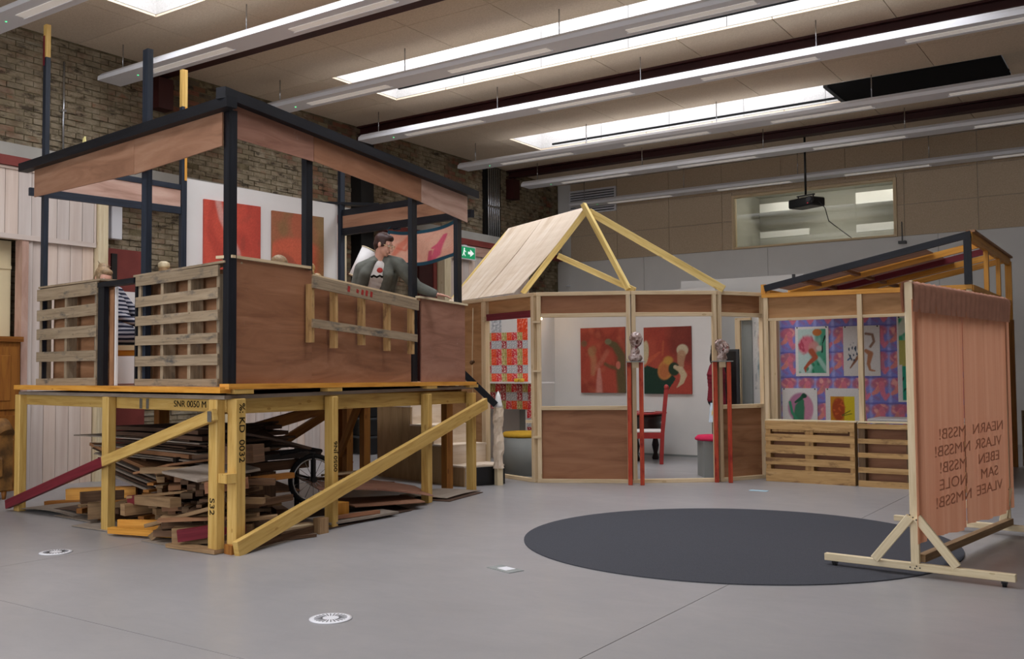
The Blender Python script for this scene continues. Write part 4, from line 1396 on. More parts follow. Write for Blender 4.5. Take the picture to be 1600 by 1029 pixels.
def panel_mesh(origin, xd, zd, W_, H_, th, fn, nx, ny, noise=.06, seed=1, curl=None):
    """board whose lower left front corner is origin; fn(u, v) gives its linear colours"""
    xd, zd = V(xd).normalized(), V(zd).normalized()
    nd = xd.cross(zd)
    u, v = uvgrid(nx, ny)
    img = fn(u, v)
    g = np.random.RandomState(seed).normal(1, noise, u.shape)[..., None]
    img = np.clip(img * g, 0, 1)
    m = MB(); cols = []
    for jy in range(ny):
        for ix in range(nx):
            p = V(origin) + xd * (u[jy, ix] * W_) + zd * (v[jy, ix] * H_)
            if curl: p = p + nd * curl(u[jy, ix], v[jy, ix])
            m.v.append(tuple(p)); cols.append(tuple(img[jy, ix]) + (1,))
    for jy in range(ny - 1):
        for ix in range(nx - 1):
            a = jy * nx + ix
            m.f.append([a, a + 1, a + nx + 1, a + nx]); m.uv.append([(0, 0)] * 4); m.sm.append(bool(curl))
    if th:
        edge = [(0, 0), (1, 0), (1, 1), (0, 1)]
        c4 = [V(origin) + xd * (a * W_) + zd * (b * H_) for a, b in edge]
        cc = [img[int(b * (ny - 1)), int(a * (nx - 1))] for a, b in edge]
        for i in range(4):
            k = (i + 1) % 4
            m.face([c4[i], c4[i] - nd * th, c4[k] - nd * th, c4[k]])
            cols += [tuple(cc[i]) + (1,), tuple(cc[i]) + (1,), tuple(cc[k]) + (1,), tuple(cc[k]) + (1,)]
        m.face([c4[0] - nd * th, c4[3] - nd * th, c4[2] - nd * th, c4[1] - nd * th])
        cols += [(.5, .45, .38, 1)] * 4
    m.cols = cols
    return m

def p_red_swirl(u, v):
    n = sn(u, v, 1.6, 3); img = np.ones(u.shape + (3,)) * np.array(lin('#d8482a')[:3])
    img = lay(img, ss(n, .45, .8) * .55, '#b53420'); img = lay(img, ss(u, .55, 1) * .45, '#a82c1c')
    img = lay(img, sk(u, v, [(.22, 1.05), (.30, .82), (.46, .62), (.58, .45), (.62, .25), (.70, .05)], [.05, .05, .045, .06, .05], .5, 1.2) * .7, '#dcaea0')
    img = lay(img, el(u, v, 1.02, .02, .16, .2) * .9, '#1f4a30'); img = lay(img, ss(sn(u, v, 2.5, 8), .6, .9) * .3 * (u > .5), '#7a4030')
    return img
def p_brown_orange(u, v):
    n = sn(u, v, 1.8, 5); img = np.ones(u.shape + (3,)) * np.array(lin('#a8623a')[:3])
    img = lay(img, ss(n, .4, .8) * .7, '#8a6a3a'); img = lay(img, el(u, v, .45, .45, .6, .26) * .8, '#d8552c'); img = lay(img, el(u, v, .2, .3, .28, .22) * .7, '#9a4a2e')
    img = lay(img, ss(u, .75, .95) * .7, '#8f7440'); img = lay(img, el(u, v, .52, .86, .16, .2) * .5, '#c4552e')
    img = lay(img, el(u, v, .66, .08, .2, .2, .3, .4) * .7, '#c8b878'); img = lay(img, el(u, v, .75, .12, .08, .08) * .8, '#3f6a44')
    return img
def p_figures(u, v):
    n = sn(u, v, 2.0, 11); img = np.ones(u.shape + (3,)) * np.array(lin('#b8452a')[:3])
    img = lay(img, ss(n, .4, .8) * .6, '#8c2e1e'); img = lay(img, ss(sn(u, v, 3, 12), .55, .9) * .4, '#cf6a42')
    img = lay(img, sk(u, v, [(.95, .02), (.9, .3), (.93, .55), (.78, .72), (.62, .78)], [.12, .10, .09, .07, .05], .4, 1.3) * .9, '#5a5a34')
    img = lay(img, el(u, v, .63, .78, .075, .045) * .9, '#7d7a56'); img = lay(img, sk(u, v, [(.56, .44), (.66, .40), (.82, .37), (.86, .42)], .035, .4, 1.3) * .8, '#6b5c34')
    img = lay(img, sk(u, v, [(.42, .0), (.42, .18), (.42, .36)], [.07, .06, .03], .5, 1.3) * .85, '#d98f7c')
    img = lay(img, sk(u, v, [(.28, .30), (.3, .52), (.22, .66)], [.05, .07, .05], .6, 1.3) * .6, '#c48a58'); img = lay(img, el(u, v, .27, .64, .10, .08, .4, .3) * .55, '#a8824e')
    img = lay(img, el(u, v, .85, .42, .05, .06) * .8, '#d9705a'); img = lay(img, el(u, v, .08, .76, .07, .05) * .6, '#6a6a44')
    img = lay(img, sk(u, v, [(.36, .38), (.5, .5), (.6, .62)], .05, .6, 1.3) * .5, '#d07a5a')
    return img
def p_crescent(u, v):
    n = sn(u, v, 1.8, 21); img = np.ones(u.shape + (3,)) * np.array(lin('#a83a24')[:3])
    img = lay(img, ss(n, .35, .8) * .6, '#bf4e30'); img = lay(img, el(u, v, .95, .8, .45, .35, 0, .3) * .7, '#6e2a20')
    img = lay(img, (v < .42 - .25 * (u - .1) - .35 * np.maximum(u - .55, 0)) * (u < .74) * 1.0, '#1e3f30')
    img = lay(img, (v < .33 - 1.1 * (u - .62)) * 0 + (u > .46 + .95 * v) * (v < .34) * .95, '#b8402a')
    img = lay(img, sk(u, v, [(-.02, .44), (.15, .52), (.34, .62)], [.06, .05, .02], .3, 1.3), '#c8552c')
    img = lay(img, el(u, v, .03, .62, .075, .18, -.1, .12), '#cdbb8e')
    img = lay(img, el(u, v, .46, .36, .17, .14, .5, .12), '#c9822c'); img = lay(img, el(u, v, .44, .34, .12, .11, .5, .3) * .8, '#b8622a'); img = lay(img, el(u, v, .52, .50, .10, .06, 0, .3) * .9, '#c9972c')
    img = lay(img, el(u, v, .64, .37, .12, .10, 0, .12), '#27402a'); img = lay(img, el(u, v, .82, .65, .12, .085, 0, .1), '#c9b894')
    img = lay(img, sk(u, v, [(.80, .58), (.78, .48), (.80, .42)], [.09, .07, .05], .2, 1.3) * .9, '#b98a62')
    img = lay(img, sk(u, v, [(.66, .40), (.78, .36), (.84, .28), (.80, .18), (.70, .10)], [.035, .06, .065, .045, .008], .15, 1.3), '#c9b48a')
    img = lay(img, sk(u, v, [(.42, .78), (.40, .58)], .02, .6, 1.3) * .6, '#c8602c')
    return img
def canvas(name, label, origin, xd, W_, H_, fn, nx=64, ny=84, th=.03):
    def muted(u, v):
        i = fn(u, v)
        return (i * .86 + i.mean(-1, keepdims=True) * .14) * .84
    o = obj(name, panel_mesh(origin, xd, (0, 0, 1), W_, H_, th, muted, nx, ny), M['paint'])
    return tag(o, label, 'painting')
o = BE(1.985, .032, 2.30); canvas('painting', 'bright orange-red canvas with a pale pink swirl on the white wall inside the cabin', o, dBE, .755, 1.075, p_red_swirl)
o = BE(2.905, .032, 2.28); canvas('painting', 'brown and orange canvas, right hand one on the white wall inside the cabin', o, dBE, .77, 1.07, p_brown_orange)

# ------------------------------------------------------------------ wood store under the platform
GP = 'offcuts piled under the platform'
def loose(name, label, p0, p1, w, h, mat, cat='board', up=(0, 0, 1), group=GP):
    o = obj(name, MB().bar(p0, p1, w, h, up=up), mat)
    return tag(o, label, cat, group)
def sheet(label, pts, th, mat, group='boards stored flat under the platform', bend=0.0, name='board_sheet'):
    """quad sheet, gently bent across its length"""
    a, b, c, d = [V(p) for p in pts]
    m = MB(); n = 8
    up = (b - a).cross(d - a).normalized()
    if up.z < 0: up = -up
    top, bot = [], []
    for k in range(n + 1):
        f = k / n
        z = V((0, 0, bend * (4 * f * (1 - f))))
        top.append((a.lerp(b, f) + z, d.lerp(c, f) + z)); bot.append((a.lerp(b, f) + z - up * th, d.lerp(c, f) + z - up * th))
    L, W_ = (b - a).length, (d - a).length
    for k in range(n):
        u0, u1 = L * k / n, L * (k + 1) / n
        m.face([top[k][0], top[k + 1][0], top[k + 1][1], top[k][1]], [(u0, 0), (u1, 0), (u1, W_), (u0, W_)])
        m.face([bot[k][1], bot[k + 1][1], bot[k + 1][0], bot[k][0]], [(u0, W_), (u1, W_), (u1, 0), (u0, 0)])
        m.face([bot[k][0], bot[k + 1][0], top[k + 1][0], top[k][0]], [(u0, 0), (u1, 0), (u1, th), (u0, th)])
        m.face([top[k][1], top[k + 1][1], bot[k + 1][1], bot[k][1]], [(u0, th), (u1, th), (u1, 0), (u0, 0)])
    m.face([bot[0][0], top[0][0], top[0][1], bot[0][1]]); m.face([top[n][0], bot[n][0], bot[n][1], top[n][1]])
    return tag(obj(name, m, mat), label, 'board', group)

# thin sheets lying on the floor at the platform's foot
def fl(s, t, z): return AB(s, t, z)
sheet('pale card sheet on the floor under the near corner of the platform', [fl(1.05, -.10, .008), fl(.06, -.04, .006), fl(.3, .9, .02), fl(1.3, .8, .02)], .005, M['board_grey'], None)
sheet('pale card sheet on the floor in front of the middle yellow leg', [fl(2.25, -.12, .010), fl(1.15, .02, .008), fl(1.4, .9, .022), fl(2.5, .8, .022)], .005, M['board_grey'], None, name='card_sheet')
sheet('grey sheet on the floor left of the middle yellow leg', [fl(3.0, .06, .012), fl(2.0, .10, .010), fl(2.1, .8, .03), fl(3.1, .7, .03)], .006, M['board_grey'], None)
sheet('curled grey sheet on the floor at the foot of the maroon brace', [fl(3.75, -.02, .014), fl(2.75, .12, .02), fl(2.8, .6, .05), fl(3.7, .5, .03)], .006, M['board_grey'], None, .03)
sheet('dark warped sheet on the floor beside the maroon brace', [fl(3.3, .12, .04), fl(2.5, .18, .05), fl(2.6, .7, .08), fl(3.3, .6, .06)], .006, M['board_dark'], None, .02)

# heap of offcuts, ends towards the open side
heap = []
cols = ['lath_dark', 'lath', 'lath_dark', 'pallet_in', 'lath_dark', 'ply_mid', 'lath', 'yellow_dark']
for li in range(10):
    z = .035 + li * .052
    for k in range(8):
        s = .24 + k * .175 + rnd.uniform(-.08, .08)
        if s > 1.62 - max(0, li - 6) * .12: continue
        t0 = .05 + rnd.uniform(0, .16) + li * .012
        an = rnd.choice((-1, 1, 1)) * rnd.uniform(.1, 1.1)
        ln = rnd.uniform(.4, .8)
        s1 = s + ln * math.sin(an)
        if s1 < .12: s1 = .12
        t1 = t0 + ln * math.cos(an)
        h = rnd.choice((.022, .04, .045, .05)); w = rnd.choice((.045, .06, .075, .10))
        heap.append((fl(s, t0, z + rnd.uniform(-.01, .012)), fl(s1, t1, z + rnd.uniform(-.03, .03)), w, h))
N1 = len(heap)
for li in range(4):
    z = .03 + li * .052
    for k in range(7):
        s = 1.95 + k * .2 + rnd.uniform(-.06, .06)
        if s > 3.3 - li * .3: continue
        t0 = .10 + rnd.uniform(0, .2); an = rnd.uniform(-.9, .9); ln = rnd.uniform(.35, .7)
        heap.append((fl(s, t0, z), fl(max(1.95, s + ln * math.sin(an)), t0 + ln * math.cos(an), z + .01), rnd.choice((.06, .08, .1)), rnd.choice((.025, .045))))
N2 = len(heap)
for k in range(16):
    s = .22 + rnd.uniform(0, .8); z = .04 + .045 * (k % 6)
    an = rnd.uniform(-.9, .9); ln = rnd.uniform(.4, .7)
    p0 = AC(s, .08 + rnd.uniform(0, .15), z)
    heap.append((p0, p0 + dAC * (ln * math.sin(an)) + nAC * (ln * math.cos(an)) + V((0, 0, rnd.uniform(-.02, .02))), rnd.choice((.05, .08, .1)), rnd.choice((.025, .04, .05))))
for k, (p0, p1, w, h) in enumerate(heap):
    zone = 0 if k < N1 else (1 if k < N2 else 2)
    loose('offcut', ('weathered offcut in the tangled heap between the middle leg and the near corner legs', 'weathered offcut in the low heap between the far left leg and the middle leg',
                     'weathered offcut in the low heap behind the near end of the long yellow brace')[zone], p0, p1, w, h, M[cols[k % len(cols)]],
          group=('offcuts of the main heap', 'offcuts of the left heap', 'offcuts behind the long brace')[zone])
# named pieces on the outside of the heap
loose('offcut', 'pale stencilled board end with a maroon tip lying across the heap under the platform', fl(.66, -.02, .335), fl(1.42, .08, .285), .09, .072, M['lath'])
loose('offcut', 'maroon painted tip of the pale stencilled board in the heap', fl(1.42, .08, .285), fl(1.58, .10, .274), .092, .074, M['maroon'])
loose('offcut', 'short square pale block end beside the middle yellow leg, in the heap', fl(1.50, -.03, .205), fl(1.46, .5, .215), .09, .095, M['lath'])
loose('offcut', 'orange-brown trough shaped offcut on the floor right of the middle yellow leg', fl(1.53, -.05, .075), fl(.98, .24, .085), .025, .10, M['orange'])
loose('offcut', 'orange-brown lath lying in front of the trough shaped offcut', fl(1.53, -.12, .045), fl(.85, .10, .05), .06, .05, M['orange'])
loose('offcut', 'long pale lath slanting up to the near yellow legs in the heap', fl(1.05, -.03, .12), fl(.12, .14, .36), .10, .03, M['lath'])
loose('offcut', 'thick pale beam end on the floor beside the near yellow legs', fl(.62, -.06, .085), fl(.22, .4, .10), .12, .13, M['lath'])
loose('offcut', 'maroon painted stick end on the floor beside the near yellow legs', fl(.50, -.09, .10), fl(.18, .3, .16), .06, .09, M['maroon'])
loose('offcut', 'flat lath on the floor at the foot of the near yellow legs', fl(.62, -.08, .02), fl(.06, .0, .02), .10, .03, M['lath'])
loose('offcut', 'dark round ended plank pointing out of the heap right of the trough offcut', fl(.84, -.04, .145), fl(.5, .7, .16), .11, .06, M['lath_dark'])
loose('offcut', 'pale plank with split end above the dark round ended plank in the heap', fl(.86, -.02, .20), fl(.3, .5, .21), .10, .035, M['lath'])
loose('offcut', 'thin standing splint leaning in the heap by the trough shaped offcut', fl(.98, -.06, .03), fl(.86, .1, .19), .03, .05, M['lath'])
loose('offcut', 'brown square stick end in the heap, left of the middle yellow leg', fl(2.28, .04, .12), fl(2.0, .6, .13), .14, .14, M['lath'])
loose('offcut', 'orange stained board end in the heap, below the maroon brace', fl(2.72, .06, .235), fl(2.25, .5, .25), .12, .10, M['orange'])
loose('offcut', 'long dark square timber pointing out below the maroon brace', fl(2.45, .05, .22), fl(2.2, .8, .23), .10, .10, M['lath_dark'])
loose('offcut', 'pale lath above the stencilled board, at the middle of the heap', fl(1.55, .06, .30), fl(.9, .25, .38), .08, .02, M['lath'])
loose('offcut', 'yellow square timber end under the white speckled board in the heap', fl(1.30, .04, .545), fl(.75, .3, .56), .07, .05, M['lath'])
sheet('white speckled tilted board on top of the heap, next to the near yellow legs', [fl(.95, .02, .56), fl(.38, -.0, .53), fl(.16, .42, .60), fl(.7, .5, .63)], .02, M['board_grey'], None)
sheet('brown tilted board behind the white speckled board in the heap', [fl(1.62, .12, .50), fl(1.1, .16, .60), fl(.9, .6, .64), fl(1.4, .6, .56)], .018, M['ply_mid'], None)
loose('offcut', 'pinkish brown block beside the near yellow legs, high on the heap', fl(.32, .03, .47), fl(.14, .3, .50), .10, .08, M['ply_red'])
loose('offcut', 'dark red-brown block at the top right of the heap', fl(.5, .25, .70), fl(.15, .4, .72), .16, .14, M['lath_dark'])
loose('offcut', 'brown lath resting on top of the heap behind the speckled board', fl(.9, .3, .66), fl(.2, .5, .74), .10, .03, M['lath_dark'])

# the stack of sheets behind: sagging ones below, level ones on top
for k in range(7):
    z = .40 + .030 * k
    sheet(['lowest sagging sheet of the board stack, left of the middle leg', 'second sagging sheet from below in the board stack', 'third sagging sheet from below in the board stack', 'sagging grey sheet in the middle of the board stack', 'sagging brown sheet above the grey one in the board stack', 'upper sagging sheet in the board stack', 'pale edged board sloping down from the left end of the board stack'][k],
          [fl(2.55 + .10 * k, .34 + .02 * k, z + .02 + .012 * k), fl(1.25, .40, z - .16), fl(1.3, 1.3, z - .14), fl(2.6 + .1 * k, 1.2, z + .03)], .012 if k < 6 else .03, M[['board_grey', 'board_dark', 'board_grey', 'board_dark', 'board_grey', 'board_dark', 'ply_mid'][k]], None, -.012)
for k in range(3):
    loose('bearer', 'dark bearer under the board stack below the platform', fl(.95 + .65 * k, .55, .52), fl(.95 + .65 * k, 1.45, .52), .10, .08, M['lath_dark'], group='bearers under the board stack')
    loose('bearer_post', 'dark stack of blocks carrying the board stack below the platform', fl(.95 + .65 * k, .95, 0), fl(.95 + .65 * k, .95, .48), .2, .2, M['lath_dark'], group='block stacks under the board stack', up=(1, 0, 0))
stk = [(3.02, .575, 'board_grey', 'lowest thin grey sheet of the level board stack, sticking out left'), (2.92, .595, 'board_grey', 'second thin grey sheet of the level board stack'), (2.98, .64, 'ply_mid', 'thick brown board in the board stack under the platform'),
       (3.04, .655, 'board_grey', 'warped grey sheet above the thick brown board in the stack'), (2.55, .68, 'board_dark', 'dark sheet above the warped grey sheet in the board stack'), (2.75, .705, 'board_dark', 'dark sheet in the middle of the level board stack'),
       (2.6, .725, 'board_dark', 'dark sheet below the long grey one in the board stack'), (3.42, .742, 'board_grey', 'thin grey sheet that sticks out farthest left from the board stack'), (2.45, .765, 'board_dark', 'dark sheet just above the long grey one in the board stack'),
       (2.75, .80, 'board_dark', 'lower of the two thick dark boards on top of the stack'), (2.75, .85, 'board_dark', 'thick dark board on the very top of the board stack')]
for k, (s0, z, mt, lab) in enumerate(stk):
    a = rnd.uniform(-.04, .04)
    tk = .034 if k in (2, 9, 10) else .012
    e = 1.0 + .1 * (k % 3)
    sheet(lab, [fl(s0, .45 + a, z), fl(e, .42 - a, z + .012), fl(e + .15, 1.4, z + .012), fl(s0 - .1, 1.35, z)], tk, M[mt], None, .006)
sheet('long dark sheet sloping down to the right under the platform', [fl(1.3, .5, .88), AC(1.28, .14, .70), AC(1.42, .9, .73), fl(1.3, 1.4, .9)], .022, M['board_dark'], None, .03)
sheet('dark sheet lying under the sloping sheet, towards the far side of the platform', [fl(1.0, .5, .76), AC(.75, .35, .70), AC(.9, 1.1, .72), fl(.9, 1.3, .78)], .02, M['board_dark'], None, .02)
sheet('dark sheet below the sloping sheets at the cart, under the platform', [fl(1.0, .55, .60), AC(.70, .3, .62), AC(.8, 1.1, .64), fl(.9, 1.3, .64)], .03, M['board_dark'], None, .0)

# right hand side of the store
sheet('thin sheet on the floor beside the long yellow brace', [AC(.25, -.08, .008), AC(1.1, -.10, .008), AC(1.2, .8, .02), AC(.3, .8, .02)], .006, M['board_grey'], None)
sheet('grey plank sheet sticking out under the long yellow brace', [AC(1.3, -.04, .05), AC(2.15, -.22, .045), AC(2.2, .0, .05), AC(1.4, .3, .06)], .02, M['board_grey'], None)
sheet('dark sheet on the floor under the middle of the long yellow brace', [AC(1.2, -.06, .012), AC(2.5, -.16, .012), AC(2.9, .5, .03), AC(1.4, .8, .02)], .008, M['board_dark'], None)
sheet('red-brown plywood sheet propped on scraps behind the long yellow brace', [AC(1.55, .25, .30), AC(2.95, -.15, .095), AC(3.35, .3, .13), AC(2.1, .9, .33)], .012, M['ply_rose'], None, .03)
sheet('pale plywood sheet under the propped red-brown sheet', [AC(1.9, .1, .11), AC(2.65, -.22, .075), AC(3.0, .2, .08), AC(2.2, .6, .12)], .012, M['ply_tan'], None)
sheet('thin pale sheet on the floor at the far yellow leg', [AC(3.3, -.12, .025), AC(4.1, -.12, .015), AC(4.0, .3, .03), AC(3.2, .4, .05)], .006, M['board_grey'], None, .01)
sheet('dark sheet on the floor beside the far yellow leg', [AC(3.2, -.2, .008), AC(4.0, -.2, .008), AC(4.0, .2, .012), AC(3.2, .3, .012)], .006, M['board_dark'], None)
loose('offcut', 'orange wedge block beside the second yellow leg on the right side of the store', AC(1.62, .1, .05), AC(1.62, .1, .18), .12, .16, M['orange'], up=(0, 1, 0))
loose('offcut', 'brown stick in front of the orange wedge block', AC(1.4, .02, .075), AC(1.95, -.12, .065), .05, .03, M['ply_red'])
loose('offcut', 'square stick end at the foot of the second yellow leg on the right side', AC(1.08, -.10, .0), AC(1.08, -.10, .13), .08, .10, M['lath'], up=(0, 1, 0))
loose('offcut', 'dark flat timber on the floor inside the long yellow brace', AC(.15, -.03, .03), AC(1.15, -.02, .04), .08, .05, M['lath_dark'])
loose('offcut', 'pale triangle shaped lath inside the near end of the long yellow brace', AC(.55, .1, .07), AC(1.1, .0, .05), .10, .04, M['pine'])
loose('offcut', 'brown lath leaning against the second yellow leg on the right side', AC(.35, .15, .10), AC(1.25, .12, .04), .09, .03, M['lath'])
loose('offcut', 'pale lath resting on the scraps near the plywood stair side', AC(2.1, .6, .355), AC(2.75, .5, .345), .06, .02, M['pine'])
loose('offcut', 'dark stick under the pale lath near the stair side', AC(2.0, .7, .33), AC(3.3, .55, .15), .06, .04, M['lath_dark'])
loose('trestle_bar', 'brown lath in the dark right behind the near yellow legs', AC(.2, .35, .52), AC(.75, .5, .47), .08, .05, M['lath'])
loose('trestle_bar', 'short upright lath behind the near yellow legs', AC(.55, .5, .30), AC(.62, .5, .58), .06, .05, M['lath'], up=(0, 1, 0))
sheet('brown sheet lying behind the cart wheel under the platform', [AC(.6, .6, .33), AC(1.6, .5, .28), AC(1.9, 1.2, .36), AC(.7, 1.3, .40)], .012, M['ply_mid'], None)
# old cart with spoked wheel
ct = thing('hand_cart', 'dark hand cart with one spoked wheel stored behind the second yellow leg', 'cart', AC(1.2, .75, .3))
wc = V((-6.49, 6.30, .375))
axn = V((.90, -.44, 0)).normalized()
u_ = V((0, 0, 1)); w_ = axn.cross(u_)
def ringpts(c, r, n=36): return [c + (u_ * math.cos(a) + w_ * math.sin(a)) * r for a in [2 * math.pi * k / n for k in range(n + 1)]]
obj('tyre', MB().tube(ringpts(wc, .215), .022, 8, False), M['rubber'], ct)
wh = obj('rim', MB().tube(ringpts(wc, .19), .010, 6, False), M['chrome'], ct)
sp = MB()
for k in range(14):
    a = 2 * math.pi * k / 14
    sp.tube([wc, wc + (u_ * math.cos(a) + w_ * math.sin(a)) * .185], .0025, 4)
obj('spokes', sp, M['chrome'], ct)
obj('hub', MB().tube([wc - axn * .04, wc + axn * .04], .025, 10), M['plastic'], ct)
obj('axle', MB().tube([wc, wc - axn * .6], .014, 8), M['plastic'], ct)
obj('frame', MB().bar(wc + V((0, 0, .23)) + dAC * .1, AC(.75, .75, .60), .05, .05).bar(wc - axn * .5 + V((0, 0, .22)), AC(.75, 1.2, .60), .05, .05).bar(wc + V((0, 0, .24)), wc - axn * .5 + V((0, 0, .24)), .05, .05), M['plastic'], ct)
obj('fork', MB().bar(wc, wc + V((0, 0, .24)), .03, .04, up=dAC), M['plastic'], ct)
obj('prop', MB().bar(wc - axn * .5 - V((0, 0, .37)), wc - axn * .5 + V((0, 0, .22)), .03, .04, up=dAC), M['plastic'], ct)
obj('strap', MB().tube([wc + V((0, 0, .25)) + dAC * .12, wc + V((0, 0, .29)) - dAC * .1, wc + V((0, 0, .26)) - dAC * .35 + nAC * .1], .02, 6), M['rubber'], ct)
tb = thing('black_crate', 'black plastic crate stack beyond the platform legs near the brick wall', 'crate', (-11.0, 12.0, 0))
for k in range(3):
    obj('crate_side', MB().box((-11.2, 11.75, .02 + k * .3), (-10.8, 12.15, .27 + k * .3)), M['plastic'], tb)
    obj('crate_rim', MB().box((-11.22, 11.73, .27 + k * .3), (-10.78, 12.17, .305 + k * .3)), M['darkgrey'], tb)
pp = tag(obj('floor_pipe', MB().tube([(-10.2, 10.6, .0), (-10.2, 10.6, 1.0)], .03, 10), M['steel_red2']), 'upright pink-red pipe seen between the far platform legs', 'pipe')
obj('foot_plate', MB().lathe([(.09, 0), (.09, .015), (.035, .03)], (-10.2, 10.6, 0), 14), M['steel_red2'], pp)

# ------------------------------------------------------------------ stair up to the platform
sd = V((-.976, .220, 0)); sr = V((.220, .976, 0))
S0 = V((-6.86, 9.075, 0))
st = thing('box_stair', 'plywood box stair with pale treads leading up to the raised platform', 'stair', S0 + sd * .8)
side = [(0, 0), (0, .22), (.30, .22), (.30, .45), (.60, .45), (.60, .68), (1.03, .68), (1.03, .91), (1.75, .91), (1.75, 0)]
for off, mat in ((0, 'osb'), (.60, 'osb')):
    m = MB()
    pts = [S0 + sd * a + sr * off + V((0, 0, z)) for a, z in side]
    n = -sr
    nn = V((0, 0, 0))
    for i in range(len(pts)): nn += pts[i].cross(pts[(i + 1) % len(pts)])
    if nn.dot(n) < 0: pts.reverse()
    m.slab(pts, .018, n)
    obj('side_panel', m, M[mat], st)
for (a0, a1, z0, z1) in ((.0, .30, 0, .22), (.30, .60, .22, .45), (.60, 1.03, .45, .68), (1.03, 1.75, .68, .91)):
    p = S0 + sd * a0
    obj('riser', MB().bar(p + sr * .02 + V((0, 0, (z0 + z1) / 2)), p + sr * .60 + V((0, 0, (z0 + z1) / 2)), .018, z1 - z0), M['ply_pale'], st)
    q = S0 + sd * ((a0 + a1) / 2)
    obj('tread', MB().bar(q - sr * .005 + V((0, 0, z1 + .009)), q + sr * .615 + V((0, 0, z1 + .009)), a1 - a0 + .02, .02), M['ply_pale'], st)
bs = thing('black_step', 'low black step box with pale top in front of the plywood stair', 'step', V((-6.66, 9.45, 0)))
p = S0 - sd * .012 + sr * .10
obj('box', MB().bar(p + V((0, 0, .105)), p + sr * .50 + V((0, 0, .105)), .40, .21), M['black'], bs) if False else None
q = V((-6.79, 9.225, 0))
obj('front_panel', MB().bar(q + V((0, 0, .11)), V((-6.63, 9.575, .11)), .018, .215), M['plastic'], bs)
fd_ = (V((-6.63, 9.575, 0)) - q).normalized(); fn_ = V((-fd_.y, fd_.x, 0))
obj('top_board', MB().slab([q + V((0, 0, .235)), V((-6.63, 9.575, .235)), V((-6.63, 9.575, .235)) + fn_ * .32, q + fn_ * .22 + V((0, 0, .235))], .018, (0, 0, 1)), M['ply_pale'], bs)
obj('side_panel', MB().bar(V((-6.63, 9.575, .11)), V((-6.63, 9.575, .11)) + fn_ * .3, .018, .215), M['plastic'], bs)
# carved post with black handrail
cp = V((-6.615, 9.435, 0))
cpst = thing('carved_post', 'pale hand carved newel post with white pointed tip at the stair foot', 'post', cp)
m = MB(); n = 20
for i in range(n + 1):
    f = i / n
    z = .20 + .72 * f
    for k in range(14):
        a = 2 * math.pi * k / 14
        r = .056 + .022 * mnoise.noise(V((math.cos(a) * 2.5, math.sin(a) * 2.5, z * 14))) + .008 * math.sin(z * 17) + (.008 if f < .1 else 0)
        m.v.append((cp.x + r * math.cos(a), cp.y + r * math.sin(a), z))
for i in range(n):
    for k in range(14):
        k2 = (k + 1) % 14
        m.f.append([i * 14 + k, i * 14 + k2, (i + 1) * 14 + k2, (i + 1) * 14 + k]); m.uv.append([(i * .04, k * .02)] * 4); m.sm.append(False)
m.f.append(list(range(13, -1, -1))); m.uv.append([(0, 0)] * 14); m.sm.append(False)
m.f.append([n * 14 + k for k in range(14)]); m.uv.append([(0, 0)] * 14); m.sm.append(False)
obj('shaft', m, M['ply_pale'], cpst)
obj('foot', MB().bar(cp, cp + V((0, 0, .21)), .075, .075, up=fd_), M['pine_w'], cpst)
obj('tip', MB().lathe([(.054, .92), (.05, .95), (.03, 1.05), (.003, 1.115)], cp, 10), M['white2'], cpst)
hr = thing('handrail', 'sloping black stair handrail from the cabin corner down to the carved post', 'handrail', V((-6.75, 9.25, 1.1)))
h0, h1 = V((-6.93, 9.04, 1.405)), V((-6.60, 9.36, .955))
obj('rail', MB().bar(h0, h1, .045, .075), M['black'], hr)
obj('end_wrap', MB().tube([h0 + V((-.0, 0, .02)), h0 + V((-.03, -.02, .10))], .035, 8), M['white2'], hr)
obj('bracket', MB().bar(h0 - V((0, 0, .3)), h0, .03, .03, up=fd_), M['pine_w'], hr)

# ------------------------------------------------------------------ many-sided timber house
O1, O2, O3, O4 = V((-6.355, 9.89, 0)), V((-5.344, 10.424, 0)), V((-4.512, 11.07, 0)), V((-4.165, 11.765, 0))
OL = V((-7.40, 10.275, 0)); OM = V((-8.35, 10.62, 0)); ON = V((-9.0, 11.3, 0))
hs = thing('timber_house', 'many-sided pine framed pavilion with brown infill panels and an unfinished gable roof', 'pavilion', (-6, 11, 0))
WH = 2.31
class Seg:
    def __init__(s, p, q):
        s.p, s.d = p, (q - p).normalized(); s.L = (q - p).length
        n = V((s.d.y, -s.d.x, 0)); s.n = n if n.dot(V((0, 0, 0)) - p) > 0 else -n
    def at(s, a, o, z): return s.p + s.d * a + s.n * o + V((0, 0, z))
def rail(sg, a0, a1, z, h, w, mat, name='rail', o=0.0):
    return obj(name, MB().bar(sg.at(a0, o, z), sg.at(a1, o, z), w, h), mat, hs, .002)
def stud(sg, a, z0, z1, w, d_, mat=None, name='stud', o=0.0):
    return obj(name, MB().bar(sg.at(a, o, z0), sg.at(a, o, z1), d_, w, up=sg.d), mat or M['pine'], hs, .002)
def infill(sg, a0, a1, z0, z1, mat, name='infill_panel', o=-.02):
    m = MB(); pts = [sg.at(a0, o, z0), sg.at(a1, o, z0), sg.at(a1, o, z1), sg.at(a0, o, z1)]
    nn = (pts[1] - pts[0]).cross(pts[3] - pts[0])
    if nn.dot(sg.n) < 0: pts.reverse()
    m.slab(pts, .012, sg.n)
    return obj(name, m, mat, hs)
